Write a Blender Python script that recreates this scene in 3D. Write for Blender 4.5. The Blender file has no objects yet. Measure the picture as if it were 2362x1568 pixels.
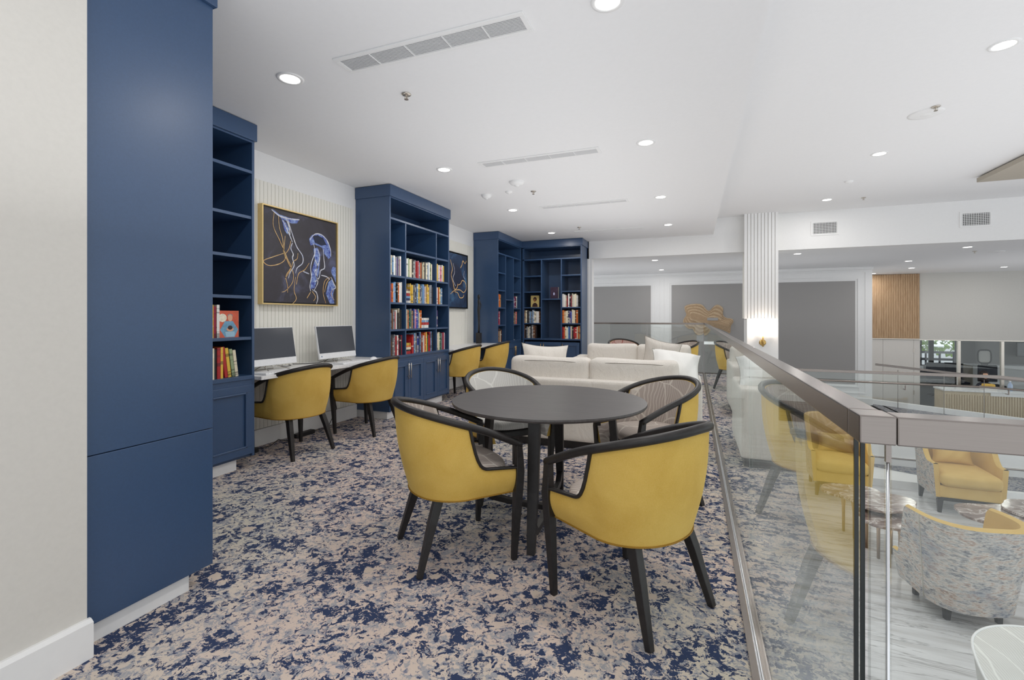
import bpy, math, random
from mathutils import Vector, Matrix
random.seed(7)
C = bpy.context.scene
COL = C.collection
PI = math.pi
# ------------------------------------------------------------------ camera, world, exposure
cam = bpy.data.cameras.new('camera'); cam_o = bpy.data.objects.new('camera', cam); COL.objects.link(cam_o)
cam.sensor_width = 36; cam.lens = 1075/2362*36; cam.shift_y = -54/2362
cam.clip_start = .02; cam.clip_end = 200
cam_o.location = (0, 0, 1.2); cam_o.rotation_euler = (PI/2, 0, .3709)
C.camera = cam_o
C.view_settings.view_transform = 'Standard'; C.view_settings.look = 'None'
C.view_settings.gamma = 1; C.view_settings.use_curve_mapping = False
C.view_settings.exposure = 0.12
C.cycles.transparent_max_bounces = 24
C.cycles.max_bounces = 10; C.cycles.diffuse_bounces = 6
C.cycles.use_adaptive_sampling = True
C.cycles.sample_clamp_indirect = 8
w = bpy.data.worlds.new('daylight'); C.world = w; w.use_nodes = True
w.node_tree.nodes['Background'].inputs[0].default_value = (.93, .97, 1, 1)
w.node_tree.nodes['Background'].inputs[1].default_value = 1.1
DOWN_W = 7.0          # watts of each recessed lamp
# added fill, no real fitting: broad unseen upward area lights brighten the ceilings
def add_fill(name,x0,x1,y0,y1,z,wm):
    l=bpy.data.lights.new(name,'AREA'); l.shape='RECTANGLE'; l.size=x1-x0; l.size_y=y1-y0; l.energy=wm*(x1-x0)*(y1-y0); l.color=(.97,.985,1)
    o=bpy.data.objects.new(name,l); COL.objects.link(o); o.location=((x0+x1)/2,(y0+y1)/2,z); o.rotation_euler=(PI,0,0)
add_fill('added_fill_light',-1.7,-.1,-2.0,8.3,1.5,1.9)
add_fill('added_fill_light',-2.7,-1.7,2.6,7.9,1.5,1.9)
add_fill('added_fill_light',1.0,8.0,-2.0,8.2,1.5,1.35)
add_fill('added_fill_light',-4,3.4,10.9,12.2,.6,1.8)
add_fill('added_fill_light',5,9,11,14.6,.6,1.0)

# ------------------------------------------------------------------ helpers
def lin(c):
    return tuple((x/12.92 if x <= .04045 else ((x+.055)/1.055)**2.4) for x in (v/255 for v in c)) + (1,)
def tag(o, label=None, cat=None, group=None, kind=None):
    if label: o['label'] = label
    if cat: o['category'] = cat
    if group: o['group'] = group
    if kind: o['kind'] = kind
    return o
def empty(name, loc=(0,0,0), rz=0, label=None, cat=None, group=None, kind=None):
    o = bpy.data.objects.new(name, None); COL.objects.link(o); o.location = loc; o.rotation_euler = (0,0,rz)
    o.empty_display_size = .1
    return tag(o, label, cat, group, kind)
class MB:
    def __init__(s): s.v=[]; s.f=[]; s.m=[]
    def add(s, vs, fs, m=0):
        n=len(s.v); s.v+= [tuple(p) for p in vs]; s.f += [tuple(i+n for i in f) for f in fs]; s.m += [m]*len(fs); return s
    def box(s, x0,x1,y0,y1,z0,z1, m=0):
        if x0>x1:x0,x1=x1,x0
        if y0>y1:y0,y1=y1,y0
        if z0>z1:z0,z1=z1,z0
        vs=[(x,y,z) for z in(z0,z1) for y in(y0,y1) for x in(x0,x1)]
        return s.add(vs,[(0,2,3,1),(4,5,7,6),(0,1,5,4),(2,6,7,3),(0,4,6,2),(1,3,7,5)],m)
    def tube(s, pts, r, n=8, ry=None, cap=True, closed=False, square=False, m=0, up=None):
        pts=[Vector(p) for p in pts]; N=len(pts)
        R=r if isinstance(r,(list,tuple)) else [r]*N
        RY=(ry if isinstance(ry,(list,tuple)) else [ry]*N) if ry is not None else R
        if square: n=4
        vs=[];U=Vector(up) if up else None; prev=None
        for i,p in enumerate(pts):
            if closed: t=(pts[(i+1)%N]-pts[i-1])
            else: t=pts[min(i+1,N-1)]-pts[max(i-1,0)]
            t.normalize()
            if U is not None: a=U-t*U.dot(t)
            elif prev is None:
                a=Vector((0,0,1)) if abs(t.z)<.9 else Vector((0,1,0)); a=a-t*a.dot(t)
            else: a=prev-t*prev.dot(t)
            a.normalize(); prev=a; b=t.cross(a)
            for k in range(n):
                th=2*PI*(k+(.5 if square else 0))/n
                q=1.414 if square else 1
                vs.append(p+a*(math.cos(th)*RY[i]*q)+b*(math.sin(th)*R[i]*q))
        fs=[]
        for i in range(N if closed else N-1):
            j=(i+1)%N
            for k in range(n):
                l=(k+1)%n; fs.append((i*n+k,i*n+l,j*n+l,j*n+k))
        if cap and not closed:
            fs.append(tuple(range(n))[::-1]); fs.append(tuple((N-1)*n+k for k in range(n)))
        return s.add(vs,fs,m)
    def lathe(s, prof, c=(0,0,0), n=24, m=0, axis='z', capb=True, capt=True):
        vs=[]
        for r,z in prof:
            for k in range(n):
                a=2*PI*k/n
                p=(r*math.cos(a),r*math.sin(a),z)
                if axis=='y': p=(p[0],p[2],p[1])
                if axis=='x': p=(p[2],p[0],p[1])
                vs.append((p[0]+c[0],p[1]+c[1],p[2]+c[2]))
        fs=[]
        for i in range(len(prof)-1):
            for k in range(n):
                l=(k+1)%n; fs.append((i*n+k,i*n+l,(i+1)*n+l,(i+1)*n+k))
        if capb: fs.append(tuple(range(n))[::-1])
        if capt: fs.append(tuple((len(prof)-1)*n+k for k in range(n)))
        return s.add(vs,fs,m)
    def prism(s, poly, z0, z1, m=0):
        n=len(poly)
        vs=[(x,y,z0) for x,y in poly]+[(x,y,z1) for x,y in poly]
        return s.add(vs,[tuple(range(n))[::-1],tuple(range(n,2*n))]+[(i,(i+1)%n,n+(i+1)%n,n+i) for i in range(n)],m)
    def quad(s,a,b,c,d,m=0): return s.add([a,b,c,d],[(0,1,2,3)],m)
    def grid(s, fn, nu, nv, closeu=False, m=0, flip=False):
        vs=[fn(i/(nu if closeu else nu-1), j/(nv-1)) for i in range(nu) for j in range(nv)]
        fs=[]
        for i in range(nu if closeu else nu-1):
            for j in range(nv-1):
                a=i*nv+j; b=((i+1)%nu)*nv+j
                fs.append((a,a+1,b+1,b) if flip else (a,b,b+1,a+1))
        return s.add(vs,fs,m)
    def xf(s, M):
        s.v=[tuple(M@Vector(p)) for p in s.v]; return s
    def mesh(s, name, mats, smooth=False):
        me=bpy.data.meshes.new(name); me.from_pydata(s.v,[],s.f); 
        for mt in (mats if isinstance(mats,(list,tuple)) else [mats]): me.materials.append(mt)
        if any(s.m): me.polygons.foreach_set('material_index', s.m)
        if smooth: me.polygons.foreach_set('use_smooth',[True]*len(s.f))
        me.update(); return me
    def build(s, name, mats, parent=None, smooth=False, bevel=0, seg=2, sub=0, loc=None, kind=None, label=None):
        me=s.mesh(name,mats,smooth)
        o=bpy.data.objects.new(name,me); COL.objects.link(o)
        if parent: o.parent=parent
        if loc: o.location=loc
        if bevel:
            b=o.modifiers.new('bevel','BEVEL'); b.width=bevel; b.segments=seg; b.limit_method='ANGLE'; b.angle_limit=.7
            if smooth is False:
                pass
        if sub:
            b=o.modifiers.new('sub','SUBSURF'); b.levels=sub; b.render_levels=sub
        if kind: o['kind']=kind
        if label: o['label']=label
        return o
def copy_tree(o, parent=None):
    c=o.copy(); COL.objects.link(c)
    if parent: c.parent=parent
    for ch in list(o.children): copy_tree(ch,c)
    return c
# ------------------------------------------------------------------ node materials
class NT:
    def __init__(s,name):
        s.mat=bpy.data.materials.new(name); s.mat.use_nodes=True; s.t=s.mat.node_tree
        s.p=s.t.nodes['Principled BSDF']; s.out=s.t.nodes['Material Output']
    def n(s,ty,**k):
        nd=s.t.nodes.new(ty)
        for a,b in k.items():
            if a=='inp':
                for i,v in b.items(): s.set(nd.inputs[i],v)
            else: setattr(nd,a,b)
        return nd
    def set(s,sock,v):
        if isinstance(v,bpy.types.NodeSocket): s.t.links.new(v,sock)
        else: sock.default_value=v
    def co(s,scale=(1,1,1),rot=(0,0,0),kind='Object'):
        tc=s.n('ShaderNodeTexCoord'); mp=s.n('ShaderNodeMapping',inp={0:tc.outputs[kind],2:rot,3:scale}); return mp.outputs[0]
    def noise(s,vec,scale=5,detail=2,rough=.5,dist=0,out=0):
        nd=s.n('ShaderNodeTexNoise'); s.set(nd.inputs['Vector'],vec)
        nd.inputs['Scale'].default_value=scale; nd.inputs['Detail'].default_value=detail; nd.inputs['Roughness'].default_value=rough; nd.inputs['Distortion'].default_value=dist
        return nd.outputs[out]
    def ramp(s,fac,stops,interp='LINEAR'):
        r=s.n('ShaderNodeValToRGB'); s.set(r.inputs[0],fac); cr=r.color_ramp; cr.interpolation=interp
        while len(cr.elements)<len(stops): cr.elements.new(.5)
        for e,(p,c) in zip(cr.elements,stops): e.position=p; e.color=c if len(c)==4 else (*c,1)
        return r.outputs[0]
    def mix(s,f,a,b,mode='MIX'):
        m=s.n('ShaderNodeMix'); m.data_type='RGBA'; m.blend_type=mode
        s.set(m.inputs[0],f); s.set(m.inputs[6],a); s.set(m.inputs[7],b); return m.outputs[2]
    def math(s,op,a,b=0.0,c=None):
        m=s.n('ShaderNodeMath',operation=op); s.set(m.inputs[0],a); s.set(m.inputs[1],b)
        if c is not None: s.set(m.inputs[2],c)
        return m.outputs[0]
    def bump(s,h,strength=.2,dist=.01):
        b=s.n('ShaderNodeBump'); s.set(b.inputs['Height'],h); b.inputs['Strength'].default_value=strength; b.inputs['Distance'].default_value=dist
        s.t.links.new(b.outputs[0],s.p.inputs['Normal'])
    def base(s,c,rough=.5,metal=0,spec=None,sheen=0,coat=0):
        s.set(s.p.inputs['Base Color'],c); s.p.inputs['Roughness'].default_value=rough; s.p.inputs['Metallic'].default_value=metal
        if spec is not None: s.p.inputs['Specular IOR Level'].default_value=spec
        if sheen: s.p.inputs['Sheen Weight'].default_value=sheen; s.p.inputs['Sheen Roughness'].default_value=.35
        if coat: s.p.inputs['Coat Weight'].default_value=coat
        return s
BW=((0,0,0,1),(1,1,1,1))
def plain(name,rgb,rough=.5,metal=0,spec=None,var=.03,scale=30,bump=0,sheen=0):
    t=NT(name); c=lin(rgb); v=t.co()
    n=t.noise(v,scale,3,.6)
    d=tuple(max(0,x*(1-var)) for x in c[:3])+(1,); e=tuple(min(1,x*(1+var)) for x in c[:3])+(1,)
    t.base(t.ramp(n,[(.3,d),(.7,e)]),rough,metal,spec,sheen)
    if bump: t.bump(n,bump,.002)
    return t.mat
M={}
M['white']=plain('white_paint',(236,236,236),.55,var=.01)
M['ceil']=plain('ceiling_paint',(238,238,239),.9,var=.008)
M['wallcream']=plain('cream_wallpaper',(212,209,203),.75,var=.02,scale=60)
M['slat']=plain('pale_slat_paint',(235,233,225),.6,var=.015)
M['navy']=plain('navy_lacquer',(48,76,112),.4,var=.05,scale=120,spec=.6)
M['navy'].node_tree.nodes['Principled BSDF'].inputs['Coat Weight'].default_value=.35; M['navy'].node_tree.nodes['Principled BSDF'].inputs['Coat Roughness'].default_value=.28
M['black']=plain('black_stained_wood',(34,31,31),.42,var=.25,scale=40)
M['blackmetal']=plain('black_metal',(22,22,23),.5)
M['brass']=plain('brass',(205,170,105),.28,metal=1)
M['chrome']=plain('brushed_nickel',(205,198,188),.25,metal=1)
M['steel']=plain('polished_steel',(225,225,228),.16,metal=1)
M['gold']=plain('gold_frame',(226,198,138),.4,metal=.35)
M['plastic']=plain('white_plastic',(232,233,235),.35)
M['cable']=plain('black_cable',(28,28,30),.5)
M['greypanel']=plain('grey_grasscloth',(158,156,155),.85,var=.05,scale=200)
M['offwhite']=plain('off_white_laminate',(212,208,203),.5,var=.015)
M['beige']=plain('beige_wallcover',(205,203,198),.8,var=.02)
M['tanbox']=plain('taupe_panel',(176,168,155),.7)
M['dark']=plain('dark_fabric',(38,42,54),.8)
M['darkgrey']=plain('charcoal',(70,72,76),.7)
M['copper']=plain('champagne_metal',(190,165,140),.3,metal=1)
def mk_rail():
    t=NT('brushed_bronze_steel'); v=t.co((2,80,80)); n=t.noise(v,6,3,.6)
    t.base(t.ramp(n,[(.2,lin((145,137,132))),(.8,lin((151,143,138)))]),.26,1); return t.mat
M['rail']=mk_rail()
def mk_velvet(name,a,b):
    t=NT(name); v=t.co(); n=t.noise(v,5,4,.6,.4); f=t.noise(v,300,2,.6)
    t.base(t.mix(.12,t.ramp(n,[(.3,lin(a)),(.7,lin(b))]),f),.75,0,.25,.35); t.p.inputs['Sheen Tint'].default_value=(*lin((255,228,150))[:3],1)
    t.bump(f,.15,.002); return t.mat
M['yellow']=mk_velvet('mustard_velvet',(212,168,46),(228,188,78))
M['yellowl']=mk_velvet('pale_mustard_velvet',(208,168,76),(220,184,100))
M['piping']=plain('mustard_piping',(150,112,28),.7)
def mk_linen(name,a,b,wr=.5):
    t=NT(name); v=t.co(); f=t.noise(v,180,3,.6); g=t.noise(t.co((1,1,.35)),9,3,.55,1.2)
    t.base(t.ramp(f,[(.3,lin(a)),(.7,lin(b))]),.9,0,.2,.15)
    t.bump(t.math('ADD',t.math('MULTIPLY',f,.15),g),wr,.02); return t.mat
M['linen']=mk_linen('oatmeal_linen',(214,208,200),(231,226,219),.6)
M['linenw']=mk_linen('white_linen',(232,231,228),(240,239,236),.3)
def mk_leaf(name,ground,line):
    t=NT(name); v=t.co((1,1,1))
    warp=t.mix(.18,v,t.noise(v,3,2,.5,0,1))
    vo=t.n('ShaderNodeTexVoronoi',feature='DISTANCE_TO_EDGE'); t.set(vo.inputs['Vector'],warp); vo.inputs['Scale'].default_value=5.5
    vc=t.n('ShaderNodeTexVoronoi'); t.set(vc.inputs['Vector'],warp); vc.inputs['Scale'].default_value=5.5
    wv=t.n('ShaderNodeTexWave'); t.set(wv.inputs['Vector'],t.mix(.5,v,vc.outputs['Color'],'ADD')); wv.inputs['Scale'].default_value=22; wv.inputs['Distortion'].default_value=5; wv.inputs['Detail'].default_value=1; wv.inputs['Detail Scale'].default_value=.5
    e=t.ramp(vo.outputs['Distance'],[(.012,BW[1]),(.03,BW[0])]); l=t.ramp(wv.outputs['Color'],[(.72,BW[0]),(.86,(.55,.55,.55,1))])
    f=t.mix(1,e,l,'LIGHTEN')
    t.base(t.mix(f,lin(ground),lin(line)),.85,0,.2); return t.mat
M['leaf']=mk_leaf('taupe_leaf_fabric',(176,164,156),(214,206,196))
M['leafw']=mk_leaf('pale_leaf_fabric',(208,206,202),(232,231,226))
M['leafred']=mk_leaf('rust_leaf_fabric',(196,172,164),(150,70,60))
def mk_tweed():
    t=NT('woven_multicolour_tweed')
    v=t.co((1,1,2.6)); n=t.noise(v,13,5,.7,.2); n2=t.noise(t.co((1,1,6)),34,3,.6,.1); n3=t.noise(t.co((1,1,1.5)),5,2,.5)
    c=t.ramp(n,[(.34,lin((88,92,104))),(.44,lin((150,146,146))),(.52,lin((196,188,180))),(.58,lin((178,150,132))),(.68,lin((128,118,116)))])
    c=t.mix(t.ramp(n2,[(.45,BW[0]),(.62,(.65,.65,.65,1))]),c,lin((216,214,210)))
    c=t.mix(t.ramp(n3,[(.5,BW[0]),(.7,(.4,.4,.4,1))]),c,lin((112,124,146)))
    t.base(c,.9,0,.2); t.bump(n2,.3,.004); return t.mat
M['tweed']=mk_tweed()
def mk_carpet(name,sc=1.0,grey=False):
    t=NT(name); v=t.co((sc,sc,sc))
    warp=t.mix(.07,v,t.noise(v,9,3,.6,0,1),'ADD')
    warp2=t.mix(.035,warp,t.noise(v,34,3,.65,0,1),'ADD')
    lo=t.noise(v,.9,2,.5); mid=t.noise(v,4.2,3,.6)
    fi=t.noise(warp2,27,4,.62,.7); fj=t.noise(warp2,46,3,.6,.5); fk=t.noise(t.mix(1,warp2,(3,5,1,1),'ADD'),22,5,.7,.8)
    pale=t.mix(t.ramp(lo,[(.45,BW[0]),(.62,(.8,.8,.8,1))]),lin((222,203,191)),lin((212,208,193)))
    blue=lin((44,62,98)); mids=lin((156,160,170))
    if grey: pale=lin((176,172,170)); mids=lin((146,148,156)); blue=lin((84,92,112))
    c=t.mix(t.ramp(fk,[(.50,BW[0]),(.56,(.85,.85,.85,1))]),pale,mids)
    c=t.mix(t.ramp(fj,[(.56,BW[0]),(.61,(.85,.85,.85,1))]),c,lin((96,110,140)))
    # flower rosettes: ragged dark ring round a pale core with petals
    vo=t.n('ShaderNodeTexVoronoi'); t.set(vo.inputs['Vector'],t.mix(.02,warp,t.noise(v,60,2,.6,0,1),'ADD')); vo.inputs['Scale'].default_value=4.6; vo.inputs['Randomness'].default_value=.85
    d=vo.outputs['Distance']
    ring=t.ramp(d,[(.15,BW[0]),(.19,BW[1]),(.27,BW[1]),(.36,BW[0])])
    s_=t.math('ADD',fi,t.math('MULTIPLY',t.math('SUBTRACT',mid,.5),.34)); s_=t.math('ADD',s_,t.math('MULTIPLY',ring,.10))
    s_=t.math('ADD',s_,t.math('MULTIPLY',t.math('SUBTRACT',fj,.5),.18))
    c=t.mix(t.ramp(s_,[(.542,BW[0]),(.558,BW[1])]),c,blue)
    sp=t.ramp(t.noise(warp2,70,2,.5),[(.62,BW[0]),(.66,BW[1])])
    c=t.mix(t.math('MULTIPLY',sp,.7),c,pale)
    core=t.ramp(t.math('ADD',d,t.math('MULTIPLY',t.math('SUBTRACT',fj,.5),.12)),[(.125,BW[1]),(.14,BW[0])])
    c=t.mix(core,c,lin((214,198,184)))
    pil=t.noise(v,380,1,.5)
    c=t.mix(t.math('MULTIPLY',pil,.2),c,lin((120,112,108)))
    t.base(c,.97,0,.05); t.bump(pil,.35,.004); return t.mat
M['carpet']=mk_carpet('blue_and_sand_floral_carpet')
M['carpetg']=mk_carpet('grey_blue_carpet',1.6,True)
def mk_marblefloor():
    t=NT('veined_grey_marble'); v=t.co((.4,3.0,1),(0,0,.1)); w_=t.mix(.2,v,t.noise(v,1.5,3,.6,0,1),'ADD')
    n=t.noise(w_,2.2,6,.6,.4); b=t.noise(t.co((.35,3.5,1),(0,0,.1)),2.5,5,.65,.2)
    c=t.ramp(b,[(.3,lin((176,172,170))),(.5,lin((214,214,216))),(.62,lin((226,226,228))),(.75,lin((196,188,182)))])
    vein=t.ramp(t.math('ABSOLUTE',t.math('SUBTRACT',n,.5)),[(0,BW[1]),(.006,(.7,.7,.7,1)),(.014,BW[0])])
    c=t.mix(t.math('MULTIPLY',vein,.6),c,lin((132,130,132)))
    t.base(c,.22,0,.45); return t.mat
M['marble']=mk_marblefloor()
def mk_desk():
    t=NT('white_quartz'); v=t.co(); n=t.noise(v,6,5,.7,1.5)
    t.base(t.ramp(n,[(.35,lin((214,214,216))),(.5,lin((238,238,238))),(.7,lin((226,226,228)))]),.3); return t.mat
M['quartz']=mk_desk()
def mk_brownmarble():
    t=NT('brown_veined_marble'); v=t.co((1,1.8,1),(0,0,.4)); n=t.noise(v,4.5,6,.65,1.4)
    t.base(t.ramp(n,[(.3,lin((96,80,76))),(.45,lin((132,112,104))),(.53,lin((160,146,138))),(.56,lin((222,214,210))),(.6,lin((140,122,114))),(.75,lin((104,90,86)))]),.15); return t.mat
M['bmarble']=mk_brownmarble()
def mk_wood(name,a,b,sc=(1,1,1),rough=.5,s=8):
    t=NT(name); v=t.co(sc); n=t.noise(v,s,4,.6,1.0)
    t.base(t.ramp(n,[(.3,lin(a)),(.7,lin(b))]),rough); return t.mat
M['tabletop']=mk_wood('charcoal_oak',(66,62,62),(82,78,77),(1,14,1),.42,6)
M['oakslat']=mk_wood('oak_slat',(178,146,112),(204,174,140),(3,3,.3),.6)
M['oakdesk']=mk_wood('pale_oak',(196,178,146),(214,198,168),(3,3,.4),.6)
M['carved']=mk_wood('carved_oak',(176,152,122),(204,182,152),(2,2,6),.6)
M['carvedd']=mk_wood('carved_oak_edge',(158,132,104),(176,150,120),(2,2,6),.7)
def mk_glass(name='clear_glass',tint=(.955,.975,.965,1),boost=1.0):
    t=NT(name); t.t.nodes.remove(t.p)
    g=t.n('ShaderNodeNewGeometry'); dp=t.n('ShaderNodeVectorMath',operation='DOT_PRODUCT'); t.set(dp.inputs[0],g.outputs['Incoming']); t.set(dp.inputs[1],g.outputs['Normal'])
    q=t.math('POWER',t.math('SUBTRACT',1.0,t.math('ABSOLUTE',dp.outputs['Value'])),5.0); fres=t.math('ADD',.04,t.math('MULTIPLY',q,.96))
    tr=t.n('ShaderNodeBsdfTransparent'); tr.inputs[0].default_value=tint
    gl=t.n('ShaderNodeBsdfGlossy'); gl.inputs['Roughness'].default_value=.0; gl.inputs[0].default_value=(.95,.97,.97,1)
    mx=t.n('ShaderNodeMixShader'); t.set(mx.inputs[0],t.math('MULTIPLY',fres,boost)); t.t.links.new(tr.outputs[0],mx.inputs[1]); t.t.links.new(gl.outputs[0],mx.inputs[2])
    t.t.links.new(mx.outputs[0],t.out.inputs[0]); return t.mat
M['glass']=mk_glass()
M['glassedge']=plain('dark_glass_edge',(26,32,32),.15)
def mk_emit(name,rgb,st):
    t=NT(name); t.base((0,0,0,1)); t.p.inputs['Emission Color'].default_value=lin(rgb); t.p.inputs['Emission Strength'].default_value=st; return t.mat
M['lamp']=mk_emit('lit_diffuser',(255,252,246),9)
M['crystal']=mk_emit('lit_crystal',(255,236,214),6)
def mk_screen():
    t=NT('dark_screen'); t.base(lin((62,66,75)),.12,0,.6); return t.mat
M['screen']=mk_screen()
def mk_book():
    t=NT('book_cover'); oi=t.n('ShaderNodeObjectInfo'); g=t.n('ShaderNodeTexCoord')
    sep=t.n('ShaderNodeSeparateXYZ'); t.set(sep.inputs[0],g.outputs['Generated'])
    # printed title block and bands along the spine, different on every book
    ph=t.math('MULTIPLY',oi.outputs['Random'],17.0)
    cmb=t.n('ShaderNodeCombineXYZ'); t.set(cmb.inputs[0],ph); t.set(cmb.inputs[1],t.math('MULTIPLY',sep.outputs[1],2.2)); t.set(cmb.inputs[2],t.math('MULTIPLY',sep.outputs[2],3.6))
    n=t.noise(cmb.outputs[0],1.3,2,.6)
    f=t.ramp(n,[(.56,BW[0]),(.60,(.6,.6,.6,1))])
    alt=t.mix(t.math('GREATER_THAN',oi.outputs['Random'],.45),lin((240,232,214)),lin((30,30,40)))
    c=t.mix(f,oi.outputs['Color'],alt); t.base(c,.45); return t.mat
M['book']=mk_book(); M['paper']=plain('page_block',(228,220,200),.8,var=.08,scale=300)
def mk_canvas(name,a,b,c):
    t=NT(name); v=t.co(); n=t.noise(v,3.2,5,.6,.8)
    t.base(t.ramp(n,[(.35,lin(a)),(.55,lin(b)),(.72,lin(c))]),.55); return t.mat
M['canvas']=mk_canvas('dark_canvas',(54,50,56),(60,57,66),(92,94,120))
M['canvasb']=mk_canvas('blue_canvas',(20,32,56),(34,62,98),(70,112,148))
def mk_stroke(name,a,b):
    t=NT(name); n=t.noise(t.co(),30,4,.7); t.base(t.ramp(n,[(.35,lin(a)),(.65,lin(b))]),.5); return t.mat
M['sblue']=mk_stroke('paint_blue',(40,52,150),(150,175,225)); M['sgold']=mk_stroke('paint_gold',(196,150,96),(228,196,140)); M['swhite']=mk_stroke('paint_white',(170,178,205),(232,230,232))
M['steal']=mk_stroke('paint_navy',(18,26,50),(30,40,70))

# ------------------------------------------------------------------ setting
LF=-.9       # lounge floor
LZ=2.74      # ceiling over the library
UZ=3.04      # ceiling over the lounge
FZ=2.385     # far ceiling
def structure(name,mb,mat,**k):
    return mb.build(name,mat,kind='structure',**k)
# upper floor slab with carpet
structure('floor',MB().box(-3.9,.182,-3,10.7,-.3,0),M['carpet'])
structure('trim_1',MB().box(.182,.245,-3,10.74,-.9,-.02).box(-3.9,.235,10.7,10.74,-.9,-.02),M['white'])
o=structure('floor.001',MB().box(.2,9,-3,7.05,LF-.1,LF).box(-9,4.2,10.74,13.4,LF-.1,LF).box(.235,4.2,9.5,13.4,LF-.1,LF).box(.235,1.9,7.05,9.5,LF-.1,LF),M['marble'])
structure('ceiling',MB().prism([(-3.9,-3),(.35,-3),(.35,9.5),(-3.9,9.5)],LZ,LZ+.35),M['ceil'])
structure('ceiling.001',MB().box(.35,10,-3,9.5,UZ,UZ+.1),M['ceil'])
structure('ceiling.002',MB().box(-9,12,9.66,20,FZ,FZ+.1),M['ceil'])
structure('wall_beam',MB().box(-9,12,9.5,9.66,FZ,UZ+.1),M['white'])
# left walls
wl=structure('wall_left',MB().box(-3.9,-3.77,.6,9.66,-.01,LZ),M['white'])
sm=MB().box(0,.02,0,.0385,0,2.47-.16).mesh('panel_slat',M['slat'])
def slats(y0,y1,z0=.16):
    k=int((y1-y0)/.0425)
    for i in range(k):
        s=bpy.data.objects.new('panel_slat',sm); COL.objects.link(s); s.parent=wl; s.location=(-3.77,y0+.0425*i,z0)
slats(2.76,4.5); slats(5.95,7.72)
structure('baseboard_left',MB().box(-3.77,-3.745,2.75,4.52,0,.155).box(-3.77,-3.745,5.94,7.73,0,.155),M['white'],bevel=.004)
structure('wall_near',MB().box(-2.2,-1.995,-3,.99,0,LZ),M['wallcream'])
structure('baseboard_near',MB().add([( -1.995,-3,0),(-1.97,-3,0),(-1.97,-3,.125),(-1.985,-3,.135),(-1.995,-3,.135),(-1.995,.997,0),(-1.97,.997,0),(-1.97,.997,.125),(-1.985,.997,.135),(-1.995,.997,.135)],
   [(0,1,2,3,4),(9,8,7,6,5),(0,5,6,1),(1,6,7,2),(2,7,8,3),(3,8,9,4)]),M['white'])
structure('wall_back',MB().box(-3.9,-2.0,9.5,9.6,0,LZ).box(-2.06,-1.94,9.52,9.72,0,FZ+.02),M['white'])
# far grey panelled wall
wf=structure('wall_far',MB().box(-9,3.94,13.34,13.5,LF,FZ).box(3.84,3.94,13.5,16.2,LF-.9,FZ),M['white'])
for i,(a,b) in enumerate(((-4.9,-3.25),(-2.74,-1.09),(-.547,1.40),(1.90,3.60))):
    MB().box(a,b,13.325,13.345,-.41,2.05).build('wall_panel',M['greypanel'],wf)
    f=MB()
    for t,d in ((.05,.02),(.2,.012)):
        x0,x1,z0,z1=a-t,b+t,-.41-t,2.05+t
        f.box(x0,x1,13.34-d,13.34,z1,z1+.03).box(x0,x1,13.34-d,13.34,z0-.03,z0).box(x0-.03,x0,13.34-d,13.34,z0-.03,z1+.03).box(x1,x1+.03,13.34-d,13.34,z0-.03,z1+.03)
    f.build('panel_moulding',M['white'],wf)
structure('baseboard_far',MB().box(-9,3.95,13.31,13.34,LF,LF+.16),M['white'],bevel=.006)
structure('trim_2',MB().box(-9,3.95,13.28,13.34,FZ-.07,FZ),M['white'],bevel=.01)
# column with slatted casing
co=empty('column',(1.13,9.32,0),kind='structure')
MB().box(-.235,.265,-.0,.5,LF,1.17).build('column_shaft',M['white'],co,bevel=.004)
MB().box(-.26,.255,.015,.5,1.165,UZ).build('column_casing',M['slat'],co)
cs=MB().box(0,.046,0,.02,1.16,UZ).mesh('column_slat',M['white'])
for i in range(10):
    s=bpy.data.objects.new('column_slat',cs); COL.objects.link(s); s.parent=co; s.location=(-.275+.0545*i,-.008,0)
co['label']='white column with vertical slat casing above a plain shaft'

# ---- guard rail
gr=empty('guard_rail',(.226,.77,0),label='glass balustrade with square bronze steel handrail around the library edge',cat='railing')
def rbox(name,x0,x1,y0,y1,z0,z1,mat,bev=.002,**k):
    return MB().box(x0-.226,x1-.226,y0-.77,y1-.77,z0,z1).build(name,mat,gr,bevel=bev,**k)
R0,R1,ZB,ZT=.208,.246,1.030,1.068
rbox('handrail_corner',R0,.249,.752,.802,ZB,ZT,M['rail'])
rbox('handrail',R0,R1,.803,10.66,ZB,ZT,M['rail'])
rbox('handrail',-2.2,R0-.001,10.62,10.66,ZB,ZT,M['rail'])
fr=MB().box(0,4.6,0,.04,ZB,ZT).build('handrail',M['rail'],gr,bevel=.002); fr.location=(.2494-.226,.752-.77,0); fr.rotation_euler=(0,0,.006)
# glass panes along the edge
gy=[.783,2.10,3.42,4.74,6.06,7.38,8.70,10.62]
for a,b in zip(gy[:-1],gy[1:]):
    rbox('glass_pane',.2110,.2225,a+.004,b-.004,.02,ZB,M['glass'],0)
for a in (-2.1,-.94):
    rbox('glass_pane',a,a+1.14,10.634,10.646,.02,ZB,M['glass'],0)
fg=MB().box(-.002,.0165,0,.012,-.2,ZB).build('glass_pane',M['glass'],gr); fg.location=(0,-.006,0)
fg=MB().box(.021,1.3,0,.012,-.2,ZB).build('glass_pane',M['glass'],gr); fg.location=(0,-.006,0)
rbox('glass_edge',.2100,.2150,.781,.785,-.2,ZB,M['glassedge'],0,label='dark polished glass edge at the corner')
rbox('glass_edge',.2165,.2215,.7775,.7815,-.2,ZB,M['glassedge'],0)
MB().tube([(.2435-.226,-.004,-.2),(.2435-.226,-.004,1.015)],.0023,8).build('joint_rod',M['steel'],gr,smooth=True)
MB().tube([(.2435-.226,-.004,1.005),(.2435-.226,-.004,1.031)],.003,4,square=True).build('joint_bracket',M['rail'],gr)
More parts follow.
